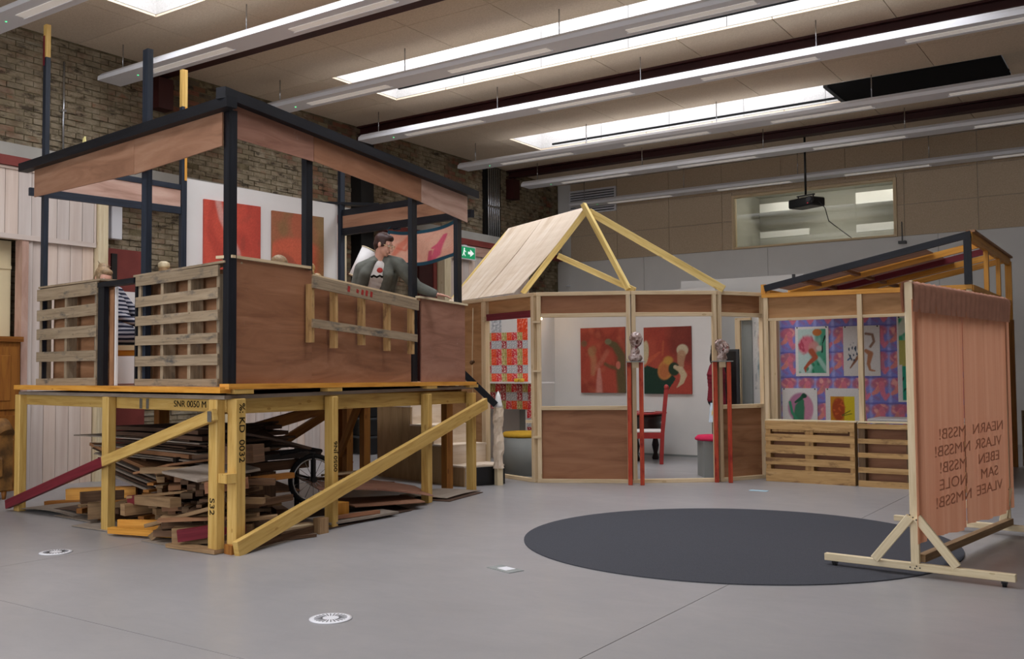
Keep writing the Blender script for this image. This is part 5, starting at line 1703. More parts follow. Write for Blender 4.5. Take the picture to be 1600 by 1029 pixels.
def frame_seg(sg, header_mat, sill=None, panel=None, full=None, header_z=2.05):
    L = sg.L
    rail(sg, 0, L, WH - .022, .045, .07, M['pine'], 'top_plate')
    rail(sg, 0, L, .022, .044, .07, M['pine'], 'bottom_plate')
    stud(sg, .03, .044, WH - .045, .05, .07); stud(sg, L - .03, .044, WH - .045, .05, .07)
    if full:
        infill(sg, .05, L - .05, .044, WH - .045, full); return
    infill(sg, .055, L - .055, header_z, WH - .045, header_mat)
    rail(sg, .055, L - .055, header_z - .024, .048, .06, M['pine'])
    if sill:
        rail(sg, .055, L - .055, .90, .048, .06, M['pine'])
        infill(sg, .055, L - .055, .044, .876, panel)
sA = Seg(O1, O2); frame_seg(sA, M['ply_brown'], True, M['ply_brown'])
sB = Seg(O2, O3); frame_seg(sB, M['ply_brown'])
sC = Seg(O3, O4); frame_seg(sC, M['ply_mid'], True, M['ply_mid'])
sD = Seg(O1, OL)
rail(sD, 0, sD.L, WH - .022, .045, .07, M['pine'], 'top_plate')
rail(sD, 0, sD.L, .022, .044, .07, M['pine'], 'bottom_plate')
stud(sD, .045, .044, WH - .045, .06, .07); stud(sD, sD.L - .0, .044, WH - .045, .10, .07)
infill(sD, .08, sD.L - .05, 2.09, WH - .045, M['ply_tan2'])
rail(sD, .08, sD.L - .05, 2.055, .085, .05, M['maroon'], 'painted_rail')
obj('rail_end', MB().bar(sD.at(sD.L - .06, .04, 2.03), sD.at(sD.L + .0, .04, 2.03), .03, .07), M['pine'], hs)
sE = Seg(OL, OM)
infill(sE, .05, sE.L, .044, WH - .03, M['ply_tan2']); rail(sE, 0, sE.L, WH - .022, .045, .07, M['pine'], 'top_plate'); rail(sE, 0, sE.L, .022, .044, .07, M['pine'], 'bottom_plate')
stud(sE, sE.L - .04, .044, WH - .045, .06, .07)
sF = Seg(OM, ON); frame_seg(sF, None, full=M['ply_tan2'])
for z in (.55, 1.35, 1.95):
    obj('spacer', MB().bar(O1 + sA.n * .03 - sA.d * .05 + V((0, 0, z)), O1 + sA.n * .03 + sA.d * .05 + V((0, 0, z)), .05, .025), M['pine'], hs)
obj('spacer', MB().bar(O1 + sD.n * .05 - sA.d * .02 + V((0, 0, .74)), O1 + sD.n * .05 - sA.d * .10 + V((0, 0, .74)), .05, .035), M['pine'], hs)
obj('link_stud', MB().bar(O4 + V((.0, -.02, .0)), O4 + V((.0, -.02, WH)), .05, .05), M['pine'], hs)
for z in (.95, 1.6):
    obj('hinge', MB().bar(O4 + V((.035, -.05, z)), O4 + V((.035, -.05, z + .06)), .02, .02), M['plastic'], hs)
kn = obj('cord', MB().tube([sE.at(.25, .03, 2.2), sE.at(.26, .04, 1.45), sE.at(.24, .03, .3)], .006, 6), M['pine_w'], hs)
obj('knot', MB().ell(sE.at(.26, .05, 1.47), (.03, .02, .03)).ell(sE.at(.22, .05, 1.48), (.02, .02, .02)), M['lath_dark'], kn)
# gable roof
APX = V((-6.05, 10.57, 3.425)); RDG = V((-7.86, 11.50, 3.43)); EF = V((-6.76, 9.99, 2.335)); ER = V((-8.34, 10.66, 2.32))
def sheet_between(a, b, c, d, sag, th, name, mat):
    """a-b ridge, d-c eave; sags between"""
    m = MB(); n = 10
    rows = []
    for k in range(n + 1):
        f = k / n
        s = -sag * 4 * f * (1 - f)
        rows.append((a.lerp(d, f) + V((0, 0, s)), b.lerp(c, f) + V((0, 0, s))))
    up = (b - a).cross(d - a).normalized()
    if up.z < 0: up = -up
    for k in range(n):
        L0, L1 = (a - d).length * k / n, (a - d).length * (k + 1) / n
        w = (b - a).length
        m.face([rows[k][0], rows[k][1], rows[k + 1][1], rows[k + 1][0]], [(L0, 0), (L0, w), (L1, w), (L1, 0)])
        m.face([rows[k + 1][0] - up * th, rows[k + 1][1] - up * th, rows[k][1] - up * th, rows[k][0] - up * th], [(L1, 0), (L1, w), (L0, w), (L0, 0)])
        for e in (0, 1):
            q = [rows[k][e], rows[k + 1][e], rows[k + 1][e] - up * th, rows[k][e] - up * th]
            m.face(q if e == 0 else q[::-1], [(L0, 0), (L1, 0), (L1, th), (L0, th)])
    return obj(name, m, mat, hs)
mid_r, mid_e = APX.lerp(RDG, .52), EF.lerp(ER, .52)
sheet_between(APX, mid_r - (RDG - APX) * .003, mid_e - (ER - EF) * .003, EF, .045, .008, 'roof_sheet', M['ply_pale'])
sheet_between(mid_r, RDG, ER, mid_e, .03, .008, 'roof_sheet', M['ply_pale'])
dn = V((0, 0, -.06))
def rafter(p, q, w=.045, h=.07, mat='pine_y'):
    return obj('rafter', MB().bar(p, q, w, h), M[mat], hs, .002)
rafter(EF + dn + V((.10, .06, .05)), APX + dn + V((.03, -.02, .0)))
rafter(ER + dn, RDG + dn)
rafter(APX + V((.01, -.05, .03)), O2 + V((-.02, .0, WH + .02)), .06, .06)
rafter(APX + V((.05, .03, -.06)), O3 + V((.08, .06, WH + .02)), .05, .09)
rafter(V((-6.30, 10.33, 2.80)), O2 + V((.04, .04, WH + .01)), .05, .07)
obj('ridge_beam', MB().bar(APX + V((0, 0, -.07)), RDG + V((0, 0, -.07)), .045, .07), M['pine_y'], hs)

# inner white walls of the pavilion
iw = thing('display_wall', 'white display wall carrying two red and green canvases inside the pavilion', 'wall panel', (-7.2, 14.0, 0))
obj('panel', MB().box((-8.63, 14.0, 0), (-5.72, 14.06, 2.62)), M['white'], iw)
obj('return_panel', MB().box((-8.69, 13.2, 0), (-8.63, 14.06, 2.62)), M['white'], iw)
obj('skirting', MB().box((-8.63, 13.985, 0), (-5.72, 14.0, .03)), M['grey'], iw)
canvas('painting', 'canvas with embracing red and green figures, left hand one inside the pavilion', (-8.10, 13.965, .985), (1, 0, 0), .83, 1.075, p_figures)
canvas('painting', 'canvas with a pale crescent on dark green, right hand one inside the pavilion', (-6.93, 13.965, .975), (1, 0, 0), .815, 1.06, p_crescent)
# unseen battens added behind the header rails to brighten the display wall
for k, (sg, lab) in enumerate(((sA, 'left'), (sB, 'middle'))):
    p0, p1 = sg.at(.2, -.10, 2.2), sg.at(sg.L - .2, -.10, 2.2)
    lt = thing('added_batten', 'slim light batten added unseen behind the %s header panel of the pavilion' % lab, 'lamp', p0.lerp(p1, .5))
    obj('body', MB().bar(p0, p1, .04, .03), M['whitewood'], lt)
    dd = obj('glow_strip', MB().bar(p0 - sg.n * .022, p1 - sg.n * .022, .006, .034), M['batten'], lt)
    obj('bracket', MB().bar(p0.lerp(p1, .5) + sg.n * .02, p0.lerp(p1, .5) + sg.n * .07, .03, .03), M['whitewood'], lt)
sl = thing('spot_lamp', 'small warm spot lamp clipped above the white return panel inside the pavilion', 'lamp', (-8.58, 13.3, 2.3))
obj('bulb', MB().ell((-8.50, 13.35, 2.22), (.03, .03, .035)), M['warmbulb'], sl)
obj('shade', MB().tube([(-8.55, 13.33, 2.32), (-8.515, 13.345, 2.25)], [.03, .05], 14, False), M['plastic'], sl)
obj('clip', MB().bar((-8.66, 13.3, 2.62), (-8.55, 13.33, 2.32), .02, .02), M['plastic'], sl)
# wallpaper wall and counter
def tile_cols(kind):
    def fn(u, v):
        n1, n2 = sn(u, v, 2.2, kind[2]), sn(u, v, 3.5, kind[2] + 50)
        img = np.ones(u.shape + (3,)) * np.array(lin(kind[0])[:3])
        img = lay(img, ss(n1, .60, .74), kind[1])
        return lay(img, ss(n2, .66, .78) * .9, kind[3])
    return fn
KINDS = {'o': ('#e2502a', '#f2a08a', 4, '#c93018'), 'r': ('#cf2430', '#e88f8c', 9, '#f0e4dc'), 'g': ('#a3924a', '#cfc88a', 14, '#efe9cf'), 'm': ('#a01e2c', '#d8b0a8', 19, '#efe8e2'), 's': ('#b4b6b8', '#8f9598', 24, '#e9eaea')}
tmesh = {}
def tile(parent, kind, x, y, z, w, h):
    key = (kind, round(w, 3), round(h, 3))
    if key not in tmesh:
        m = panel_mesh((-w / 2, 0, -h / 2), (1, 0, 0), (0, 0, 1), w, h, .003, tile_cols(KINDS[kind]), 11, 11, .05, len(tmesh))
        me, _ = m.mesh('paper_tile', (0, 0, 0)); me.materials.append(M['print']); tmesh[key] = me
    o = bpy.data.objects.new('paper_tile', tmesh[key]); COL.objects.link(o); o.parent = parent
    o.location = np.array((x, y, z)) - np.array(WPOS[parent.name])
pw = thing('wallpaper_wall', 'white wall pasted with red, silver and olive patterned paper tiles inside the pavilion', 'wall panel', (-8.5, 12.45, 0))
obj('panel', MB().box((-9.3, 12.42, 0), (-7.98, 12.47, 2.5)), M['white'], pw)
R1, R2 = 'gorgorgogo', 'mssmssmssm'
xs0 = -8.93; tw, th_ = .0985, .128
for r in range(6):
    pat = R2 if r in (1, 4) else ('grogrogor' if r % 2 else 'goRgorgoo'.lower())
    pat = R2 if r in (1, 4) else 'gorgorgo'
    for c in range(8):
        tile(pw, pat[c], xs0 + tw * (c + .5), 12.417, 1.19 + th_ * (r + .5), tw - .003, th_ - .003)
tile(pw, 's', xs0 + tw * 2.0, 12.417, 2.06, tw * 2 - .003, .19)
tile(pw, 'o', xs0 + tw * 7.0, 12.417, 2.06, tw * 2 - .003, .21)
ctr = thing('wallpaper_counter', 'counter front with an arched opening covered in red, silver and olive paper tiles', 'counter', (-8.2, 12.0, 0))
obj('shelf', MB().box((-9.3, 11.95, 1.165), (-7.66, 12.41, 1.185)), M['white2'], ctr)
obj('leg_panel', MB().box((-7.92, 12.0, 0), (-7.68, 12.04, 1.165)), M['white'], ctr)
obj('apron_panel', MB().box((-9.3, 12.0, .78), (-7.92, 12.04, 1.165)), M['white'], ctr)
xs1 = -8.66
for r in range(3):
    pat = ['mgrmgrmgrm', 'rmsmssmsms', 'gmrgrogor'][r]
    for c in range(10):
        x = xs1 + tw * (c + .5)
        if x > -7.70: continue
        tile(ctr, pat[c % len(pat)], x, 11.997, 1.165 - th_ * (r + .5), tw - .003, th_ - .003)
for r in range(3, 7):
    for c in range(2):
        tile(ctr, [['r', 'g'], ['s', 'm'], ['m', 'g'], ['o', 's']][r - 3][c], -7.91 + tw * (c + .5) + .02, 11.997, 1.165 - th_ * (r + .5), tw - .003, th_ - .003)
obj('inner_leg', MB().box((-8.16, 12.2, 0), (-8.0, 12.4, 1.165)), M['grey'], ctr)
for k, x in enumerate((-8.14, -8.05)):
    gb = tag(obj('yellow_cup', MB().lathe([(.03, 0), (.042, .02), (.045, .05), (.03, .055)], (x, 12.1, 1.185), 14), M['mustard']), 'small yellow bowl on the wallpapered counter shelf, %s one' % ('left' if k == 0 else 'right'), 'bowl', 'yellow bowls on the counter shelf')
# stools
q = V((-7.02, 10.62, 0))
po = thing('pouf', 'grey drum stool with mustard yellow cushion behind the carved post', 'stool', q)
obj('drum', MB().lathe([(.30, 0), (.30, .485), (.28, .49)], q, 40), M['grey'], po)
obj('cushion', MB().lathe([(.28, .49), (.305, .50), (.305, .53), (.27, .555), (.1, .565)], q, 40), M['mustard'], po)
q = V((-4.80, 11.62, 0))
po = thing('pouf', 'grey box stool with magenta cushion beside the second pair of red legs', 'stool', q)
obj('drum', MB().bar(q, q + V((0, 0, .455)), .34, .34, up=(.8, .6, 0)), M['grey'], po)
obj('cushion', MB().lathe([(.21, .455), (.235, .465), (.235, .49), (.20, .52), (.05, .53)], q, 30), M['magenta'], po)
# busts on red legs
def bust(name, label, q, rz, legs, traylen, hz, shape):
    t = thing(name, label, 'sculpture', q, rz)
    for x, y in legs:
        lobj('leg', MB().bar((x, y, 0), (x, y, 1.445), .05, .05, up=(1, 0, 0)), M['redpaint'], t, .004)
    lobj('tray', MB().box((-traylen / 2, -.09, 1.447), (traylen / 2, .09, 1.457)), M['grey'], t)
    lobj('collar', MB().box((-.04, -.03, 1.38), (.04, .03, 1.447)), M['pine'], t)
    b = MB()
    for c, r in shape: b.ell(c, r)
    o = remesh_obj('head', b, M['glaze'], t, .008, 1, local=True)
    tx = bpy.data.textures.new('lump', 'CLOUDS'); tx.noise_scale = .05
    d = o.modifiers.new('lumps', 'DISPLACE'); d.texture = tx; d.strength = .022; d.mid_level = .5
    return t
t = NT('glazed_ceramic')
n1 = t.noise(t.coord('Object', (1, 1, 1)), 14, 4, .6, .8)
n2 = t.noise(t.coord('Object', (1, 1, 1.4)), 9, 3, .5, .5)
col = t.ramp(n2, [(.40, '#7d655c'), (.5, '#a89086'), (.64, '#cfc0b9')])
col = t.mix(t.ramp(n1, [(.55, (0, 0, 0, 1)), (.60, (1, 1, 1, 1))]), col, '#4a2a24')
n3 = t.noise(t.coord('Object', (1, 1, 1)), 11, 2)
col = t.mix(t.ramp(n3, [(.63, (0, 0, 0, 1)), (.67, (1, 1, 1, 1))]), col, '#a2304a')
M['glaze'] = t.out(col, .15, .6)
bust('ceramic_bust', 'glazed white and brown ceramic bust on red legs, left one at the pavilion doorway', V((-5.21, 10.27, 0)), .50, ((-.075, 0), (.065, -.02)), .225, 1.457,
     [((0, 0, 1.50), (.085, .06, .06)), ((0, 0, 1.565), (.055, .045, .05)), ((.005, 0, 1.61), (.035, .035, .05)), ((.01, 0, 1.715), (.078, .075, .095)), ((.02, -.06, 1.70), (.03, .03, .035)), ((.01, -.05, 1.655), (.04, .03, .03))])
bust('ceramic_bust', 'smaller brown glazed ceramic bust on red legs, right one at the pavilion doorway', V((-4.43, 11.03, 0)), .45, ((-.085, 0), (.075, -.03)), .25, 1.457,
     [((0, 0, 1.49), (.065, .05, .05)), ((.0, 0, 1.54), (.045, .04, .05)), ((.0, 0, 1.625), (.078, .07, .08)), ((-.03, 0, 1.665), (.06, .06, .055)), ((.04, -.05, 1.60), (.035, .03, .05)), ((.06, 0, 1.61), (.03, .05, .06))])
# red ladderback chair with dark carved table
q = V((-6.22, 12.83, 0))
rc = thing('red_chair', 'red painted high backed chair with white seat in the pavilion doorway', 'chair', q)
bk = V((.045, .02, 0))
ud_ = V((.90, .436, 0)); vd_ = V((-.436, .90, 0))
for v in (-.20, .20):
    p = q + ud_ * .10 + vd_ * v
    obj('rear_leg', MB().bar(p, p + V((.02, .01, .45)), .05, .055, up=ud_).bar(p + V((.02, .01, .45)), p + ud_ * .085 + V((0, 0, 1.07)), .05, .055, up=ud_), M['redchair'], rc, .004)
    obj('finial', MB().ell(p + ud_ * .088 + V((0, 0, 1.10)), (.035, .03, .04)), M['redchair'], rc)
    obj('front_leg', MB().bar(q - ud_ * .30 + vd_ * v, q - ud_ * .30 + vd_ * v + V((0, 0, .43)), .045, .045, up=ud_), M['redchair'], rc, .004)
    obj('side_rail', MB().bar(q - ud_ * .30 + vd_ * v + V((0, 0, .41)), q + ud_ * .11 + vd_ * v + V((0, 0, .41)), .03, .085), M['redchair'], rc)
for z in (.72, .88, 1.0):
    a = q + ud_ * (.12 + (z - .45) * .11)
    obj('back_slat', MB().bar(a - vd_ * .2 + V((0, 0, z)), a + vd_ * .2 + V((0, 0, z)), .02, .05), M['redchair'], rc)
obj('seat', MB().bar(q - ud_ * .33 + V((0, 0, .47)), q + ud_ * .10 + V((0, 0, .47)), .43, .03), M['white2'], rc, .006)
q2 = V((-6.72, 13.22, 0))
tb = thing('carved_table', 'dark carved table with red rimmed top behind the red chair', 'table', q2)
obj('table_top', MB().lathe([(.46, .69), (.48, .70), (.48, .715), (.46, .72)], q2, 36), M['redchair'], tb)
obj('apron', MB().lathe([(.40, .46), (.42, .50), (.38, .56), (.42, .62), (.42, .69)], q2, 30), M['darkwood'], tb)
for k in range(4):
    a = .5 + k * math.pi / 2
    p = q2 + V((.30 * math.cos(a), .30 * math.sin(a), 0))
    obj('leg', MB().lathe([(.045, 0), (.055, .03), (.03, .10), (.055, .22), (.035, .32), (.05, .44), (.05, .5)], p, 12), M['darkwood'], tb)
pl = tag(obj('paper_plate', MB().lathe([(.08, 0), (.12, .012), (.125, .016)], q2 + V((.25, -.1, .72)), 24), M['white2']), 'white plate lying on the red rimmed carved table', 'plate')
# room behind the right bay: white wall, wooden frame, pictures
bw = thing('white_partition', 'white partition with a wooden door frame behind the right bay of the pavilion', 'wall panel', (-5.0, 15.6, 0))
obj('panel', MB().box((-7.0, 15.6, 0), (-4.85, 15.66, 2.9)), M['white'], bw)
obj('door_frame', MB().box((-5.45, 14.1, 0), (-5.37, 14.16, 2.10)).box((-5.45, 14.1, 2.10), (-5.2, 14.16, 2.14)), M['pine'], bw)
obj('side_panel', MB().box((-5.37, 14.17, 0), (-5.21, 14.22, 2.1)), M['grey'], bw)
obj('side_board', MB().box((-5.21, 14.20, 0), (-4.3, 14.26, 2.14)), M['white'], bw)
obj('metal_edge', MB().box((-5.02, 15.55, 0), (-4.98, 15.6, 2.9)), M['darkgrey'], bw)
def p_col(u, v):
    img = np.ones(u.shape + (3,)) * np.array(lin('#d5d2cb')[:3])
    img = lay(img, el(u, v, .5, .75, .3, .2, .2, .4) * .9, '#c97a2e'); img = lay(img, el(u, v, .5, .32, .32, .24, 0, .4) * .9, '#3f8f98')
    img = lay(img, el(u, v, .4, .5, .2, .1, .8, .4) * .8, '#7a8f9a'); return lay(img, ss(sn(u, v, 3, 4), .6, .9) * .4, '#234d5c')
tag(obj('poster', panel_mesh((-5.18, 14.195, 1.05), (1, 0, 0), (0, 0, 1), .34, 1.02, .004, p_col, 30, 60), M['print']), 'tall sheet with orange and turquoise brushwork beside the wooden door frame', 'poster')
fr = thing('dark_framed_board', 'dark framed board standing behind the second bust', 'board', (-5.33, 13.6, 0))
obj('panel', MB().box((-5.46, 13.55, .0), (-5.22, 13.58, 1.62)), M['plastic'], fr)
obj('frame', MB().box((-5.22, 13.53, .0), (-5.19, 13.6, 1.65)).box((-5.48, 13.53, 1.62), (-5.22, 13.6, 1.65)), M['darkgrey'], fr)
def p_card(u, v):
    img = np.ones(u.shape + (3,)) * np.array(lin('#bcd0dd')[:3]); return lay(img, el(u, v, .5, .5, .35, .2), '#d6b54a')
pc = obj('picture_card', panel_mesh((-5.02, 12.0, .66), (.82, .3, 0), (.0, .25, 1), .16, .26, .006, p_card, 10, 14), M['print'])
tag(pc, 'small blue and yellow picture card propped above the magenta stool', 'card')
obj('card_stand', MB().box((-5.0, 12.06, 0), (-4.94, 12.10, .70)), M['steel_red'], pc)

# ------------------------------------------------------------------ shed with papered back wall (right)
sh = thing('timber_shed', 'open fronted shed with lean-to rafters, black front bar and papered back wall', 'shed', (-2.8, 12.8, 0))
YS = 11.6
XE = -1.74
obj('corner_stud', MB().box((-4.10, YS - .03, 0), (-4.045, YS + .04, 2.24)), M['pine'], sh)
obj('stud', MB().box((-2.975, YS - .035, 0), (-2.92, YS + .035, 2.22)), M['pine'], sh)
obj('stud', MB().box((-1.80, YS - .035, 0), (-1.745, YS + .035, 2.22)), M['pine'], sh)
obj('bottom_plate', MB().box((-4.10, YS - .03, .0), (XE, YS + .04, .044)), M['pine'], sh)
obj('top_beam', MB().bar((-4.12, YS, 2.262), (XE, YS, 2.240), .07, .055), M['orange'], sh)
for x0, x1 in ((-4.045, -2.975), (-2.92, -1.80)):
    obj('header_panel', MB().box((x0, YS + .01, 1.98), (x1, YS + .022, 2.235)), M['ply_tan2'], sh)
    obj('header_rail', MB().box((x0, YS - .02, 1.945), (x1, YS + .03, 1.98)), M['pine'], sh)
obj('eave_block', MB().box((-4.13, YS - .02, 2.28), (-4.07, YS + .06, 2.40)), M['orange'], sh)
# lean-to roof
def rf(x): return 2.375 + (x + 4.05) * (2.835 - 2.375) / (4.05 - 1.78)
obj('front_bar', MB().bar((-4.08, YS - .02, rf(-4.08) - .02), (-1.74, YS - .02, rf(-1.74) - .02), .05, .075), M['black'], sh)
obj('front_post', MB().bar((-1.775, YS - .03, 2.27), (-1.775, YS - .03, 2.83), .06, .075, up=(1, 0, 0)), M['black'], sh)
for y in (12.25, 12.95, 13.6, 14.3):
    obj('rafter', MB().bar((-4.0, y, rf(-4.0) - .06), (-1.76, y, rf(-1.76) - .06), .045, .075), M['orange' if y != 12.95 else 'maroon'], sh)
obj('ridge_beam', MB().bar((-1.755, YS + .0, 2.80), (-1.755, 14.75, 2.80), .05, .10), M['orange'], sh)
obj('ridge_cap', MB().bar((-1.745, YS + .0, 2.86), (-1.745, 14.75, 2.86), .09, .025), M['ply_mid'], sh)
obj('side_plate', MB().bar((-1.755, YS, 2.235), (-1.755, 14.75, 2.235), .06, .06), M['orange'], sh)
for y in (12.75, 13.75):
    obj('cripple_stud', MB().bar((-1.755, y, 2.26), (-1.755, y, 2.76), .05, .075, up=(0, 1, 0)), M['orange'], sh)
obj('back_post', MB().bar((-1.755, 14.72, 2.0), (-1.755, 14.72, 2.80), .06, .08, up=(1, 0, 0)), M['orange'], sh)
obj('back_post_foot', MB().bar((-1.755, 14.72, 0), (-1.755, 14.72, 2.0), .06, .10, up=(1, 0, 0)), M['yellow_dark'], sh)
obj('side_panel', MB().box((-1.80, 12.0, .05), (-1.785, 14.68, 2.2)), M['ply_brown'], sh)
obj('eave_plate', MB().bar((-4.05, YS, 2.30), (-4.05, 14.5, 2.30), .06, .06), M['orange'], sh)
for y0, y1 in ((11.66, 12.22), (12.28, 12.92), (12.98, 14.2)):
    for x0, x1 in ((-3.98, -3.15), (-3.10, -2.25)):
        e = -.35 if (y0 > 12.2 and x1 > -3) else 0
        pts = [V((x0, y0, rf(x0) - .02)), V((x1 + e * 0, y0, rf(x1) - .02)), V((x1, y1, rf(x1) - .02)), V((x0, y1, rf(x0) - .02))]
        obj('roof_sheet', MB().slab(pts, .008, (-.2, 0, 1)), M['ply_pink'], sh)
for x in (-3.12, -3.6):
    obj('purlin', MB().bar((x, YS, rf(x) - .05), (x, 14.3, rf(x) - .05), .06, .04), M['ply_mid'], sh)
obj('inner_lining', MB().box((-4.75, 13.38, 0), (-4.71, 13.62, 2.3)), M['white'], sh)
obj('inner_post', MB().box((-4.71, 13.50, 0), (-4.60, 13.6, 2.3)), M['pine'], sh)
# printed wallpaper with repeating running legs
def p_wall(u, v):
    a = (u * 11.0) % 1.0; b = (v * 4.4) % 1.0
    img = np.ones(u.shape + (3,)) * np.array(lin('#7f82c8')[:3])
    img = lay(img, ss(np.abs(a - .5), .36, .47) * .8, '#a3a9e0')
    img = lay(img, ss(np.abs(b - .5), .44, .49) * .75, '#5b59a8')
    img = lay(img, el(a, b, .45, .78, .46, .22, .1, .3) * .95, '#c06a7c')
    img = lay(img, ss(sn(u, v, 14, 3), .5, .75) * el(a, b, .45, .8, .42, .2, 0, .3), '#e3a29a')
    img = lay(img, sk(a, b, [(.55, .72), (.30, .48), (.10, .38)], [.14, .11, .07], .3) * .95, '#dc8a7e')
    img = lay(img, sk(a, b, [(.55, .72), (.62, .42), (.75, .22), (.92, .34)], [.15, .13, .10, .07], .3) * .95, '#d6788a')
    img = lay(img, sk(a, b, [(.15, .28), (.40, .16)], .06, .4) * .6, '#9a6aa0')
    return lay(img, ss(sn(u, v, 11, 6), .58, .8) * .3, '#8a7a86')
obj('back_wall', MB().box((-4.66, 13.66, 0), (-1.82, 13.70, 2.3)), M['white'], sh)
wp_ = obj('wallpaper', panel_mesh((-4.60, 13.655, .52), (1, 0, 0), (0, 0, 1), 2.75, 1.56, 0, p_wall, 300, 150, .05), M['print'], sh)
def poster(label, x, z, w, h, fn, nx=56, ny=74):
    o = obj('poster', panel_mesh((x, 13.645, z), (1, 0, 0), (0, 0, 1), w, h, .003, fn, nx, ny, .03), M['print'])
    tag(o, label, 'poster')
    for k, dx in enumerate((.03, w - .03)):
        obj('pin', MB().ell((x + dx, 13.638, z + h - .012), (.010, .006, .010), None, 8, 6), M['plastic'], o)
def margin(u, v, img, m=.08, my=.06, col='#dcdad6'):
    k = (u < m) | (u > 1 - m) | (v < my) | (v > 1 - my * .8)
    return lay(img, k * 1.0, col)
def p_run(u, v):
    img = np.ones(u.shape + (3,)) * np.array(lin('#b7cfc8')[:3])
    img = lay(img, ss(u + .35 * (1 - v) + .25 * (sn(u, v, 2, 3) - .5), .6, .85) * .9, '#2f8f6c'); img = lay(img, ss(sn(u, v, 3, 7), .6, .8) * (v < .35) * .9, '#1f7a56')
    img = lay(img, sk(u, v, [(.7, .35), (.92, .12)], .06, .5, 1.4) * .7, '#a9c9bf')
    img = lay(img, el(u, v, .32, .64, .24, .17, .3, .25), '#cf7080'); img = lay(img, ss(sn(u, v, 5, 12), .55, .75) * el(u, v, .32, .64, .26, .18, .3, .3), '#b54a5e')
    img = lay(img, el(u, v, .55, .58, .16, .12, .2, .3) * .9, '#c98a84'); img = lay(img, el(u, v, .66, .88, .14, .07), '#b8703a'); img = lay(img, sk(u, v, [(.48, .5), (.60, .38), (.40, .26), (.28, .16), (.30, .09)], [.09, .075, .05, .04, .02], .3, 1.4), '#a8553a')
    img = lay(img, el(u, v, .72, .56, .09, .055, 0, .4), '#c9beb0'); img = lay(img, sk(u, v, [(.90, .80), (.82, .66), (.80, .48)], [.03, .012, .02], .3, 1.4), '#1d2a28')
    return margin(u, v, img)
def p_dance(u, v):
    img = np.ones(u.shape + (3,)) * np.array(lin('#d3d0cb')[:3])
    img = lay(img, sk(u, v, [(.62, .84), (.80, .82), (.84, .68), (.74, .58)], .035, .3, 1.4), '#8f7260'); img = lay(img, sk(u, v, [(.46, .76), (.44, .56), (.52, .44)], [.05, .07, .05], .3, 1.4) * .9, '#9a8072')
    img = lay(img, sk(u, v, [(.48, .46), (.30, .28), (.18, .16)], [.05, .035, .015], .3, 1.4), '#8a6048'); img = lay(img, sk(u, v, [(.62, .50), (.74, .44), (.68, .24), (.72, .12), (.84, .10)], [.05, .075, .05, .03, .02], .3, 1.4), '#b07a58')
    img = lay(img, ss(sn(u, v, 6, 3), .58, .7) * el(u, v, .28, .48, .16, .18), '#2a3f52'); img = lay(img, sk(u, v, [(.12, .32), (.18, .36)], .02, .4, 1.4), '#3a5a86')
    return img
def p_faces(u, v):
    img = np.ones(u.shape + (3,)) * np.array(lin('#3fa57c')[:3]); img = lay(img, ss(sn(u, v, 2.5, 5), .5, .8) * .8, '#a9cbb0')
    img = lay(img, (v < .72) * (v > .42) * 1.0, '#b0ac5e'); img = lay(img, el(u, v, .45, .64, .14, .06, .6), '#3a5560'); img = lay(img, el(u, v, .2, .9, .22, .08, .5), '#c9d3c0')
    img = lay(img, (v < .42) * 1.0, '#2f9a7c'); img = lay(img, ss(sn(u, v, 7, 8), .6, .72) * (v < .3), '#16352c'); img = lay(img, el(u, v, .55, .10, .3, .10) * .8, '#b0a04e'); img = lay(img, (v < .43) * (u < .12) * 1.0, '#d8d6d2')
    return margin(u, v, img, .05, .02)
def p_green(u, v):
    img = np.ones(u.shape + (3,)) * np.array(lin('#dad8d4')[:3]); k = el(u, v, .52, .45, .36, .42, 0, .1)
    img = lay(img, k, '#b27a98'); img = lay(img, el(u, v, .7, .4, .18, .35) * .8, '#c98aa0'); img = lay(img, sk(u, v, [(.45, .02), (.5, .45), (.55, .62)], [.16, .14, .08], .2, 1.0), '#3f7a5c')
    img = lay(img, sk(u, v, [(.38, .60), (.55, .72), (.62, .80)], [.03, .05, .06], .2), '#2a5a44'); img = lay(img, sk(u, v, [(.22, .6), (.28, .3), (.42, .1)], .04, .3), '#3f8f6c'); img = lay(img, el(u, v, .64, .78, .07, .06), '#234a3a')
    return img
def p_orange(u, v):
    img = np.ones(u.shape + (3,)) * np.array(lin('#dad8d4')[:3]); k = (u > .14) * (u < .80) * (v > .0) * (v < .78) * 1.0
    img = lay(img, k, '#c98a26'); img = lay(img, k * (u > .52), '#d8c22c'); img = lay(img, el(u, v, .36, .42, .18, .32, 0, .15) * k, '#a84a26')
    img = lay(img, ss(sn(u, v, 5, 2), .6, .75) * el(u, v, .36, .4, .2, .3), '#c9622e'); img = lay(img, sk(u, v, [(.46, .26), (.68, .38)], .012, .4) * k, '#5a5a2a'); return lay(img, sk(u, v, [(.46, .24), (.72, .30)], .012, .4) * k, '#6a6a2a')
poster('sheet with a pink crouching runner on green, pinned on the purple wallpaper', -4.375, 1.25, .47, .70, p_run)
poster('pale sheet with two dancing brown legs, pinned behind the shed stud', -3.705, 1.25, .49, .69, p_dance)
poster('tall green and yellow sheet at the end of the purple wallpaper, beside the curtain rack', -2.995, .90, .5, 1.15, p_faces)
poster('lower pinned sheet with a green bowed figure on mauve', -4.58, .58, .50, .50, p_green)
poster('lower pinned sheet with an orange and yellow square picture', -3.965, .58, .49, .50, p_orange)
ct = thing('white_counter', 'white rounded counter board behind the second shed pallet', 'counter', (-2.6, 12.3, 0))
obj('top', MB().box((-3.0, 12.0, .715), (-1.9, 12.6, .75)), M['white2'], ct, .012)
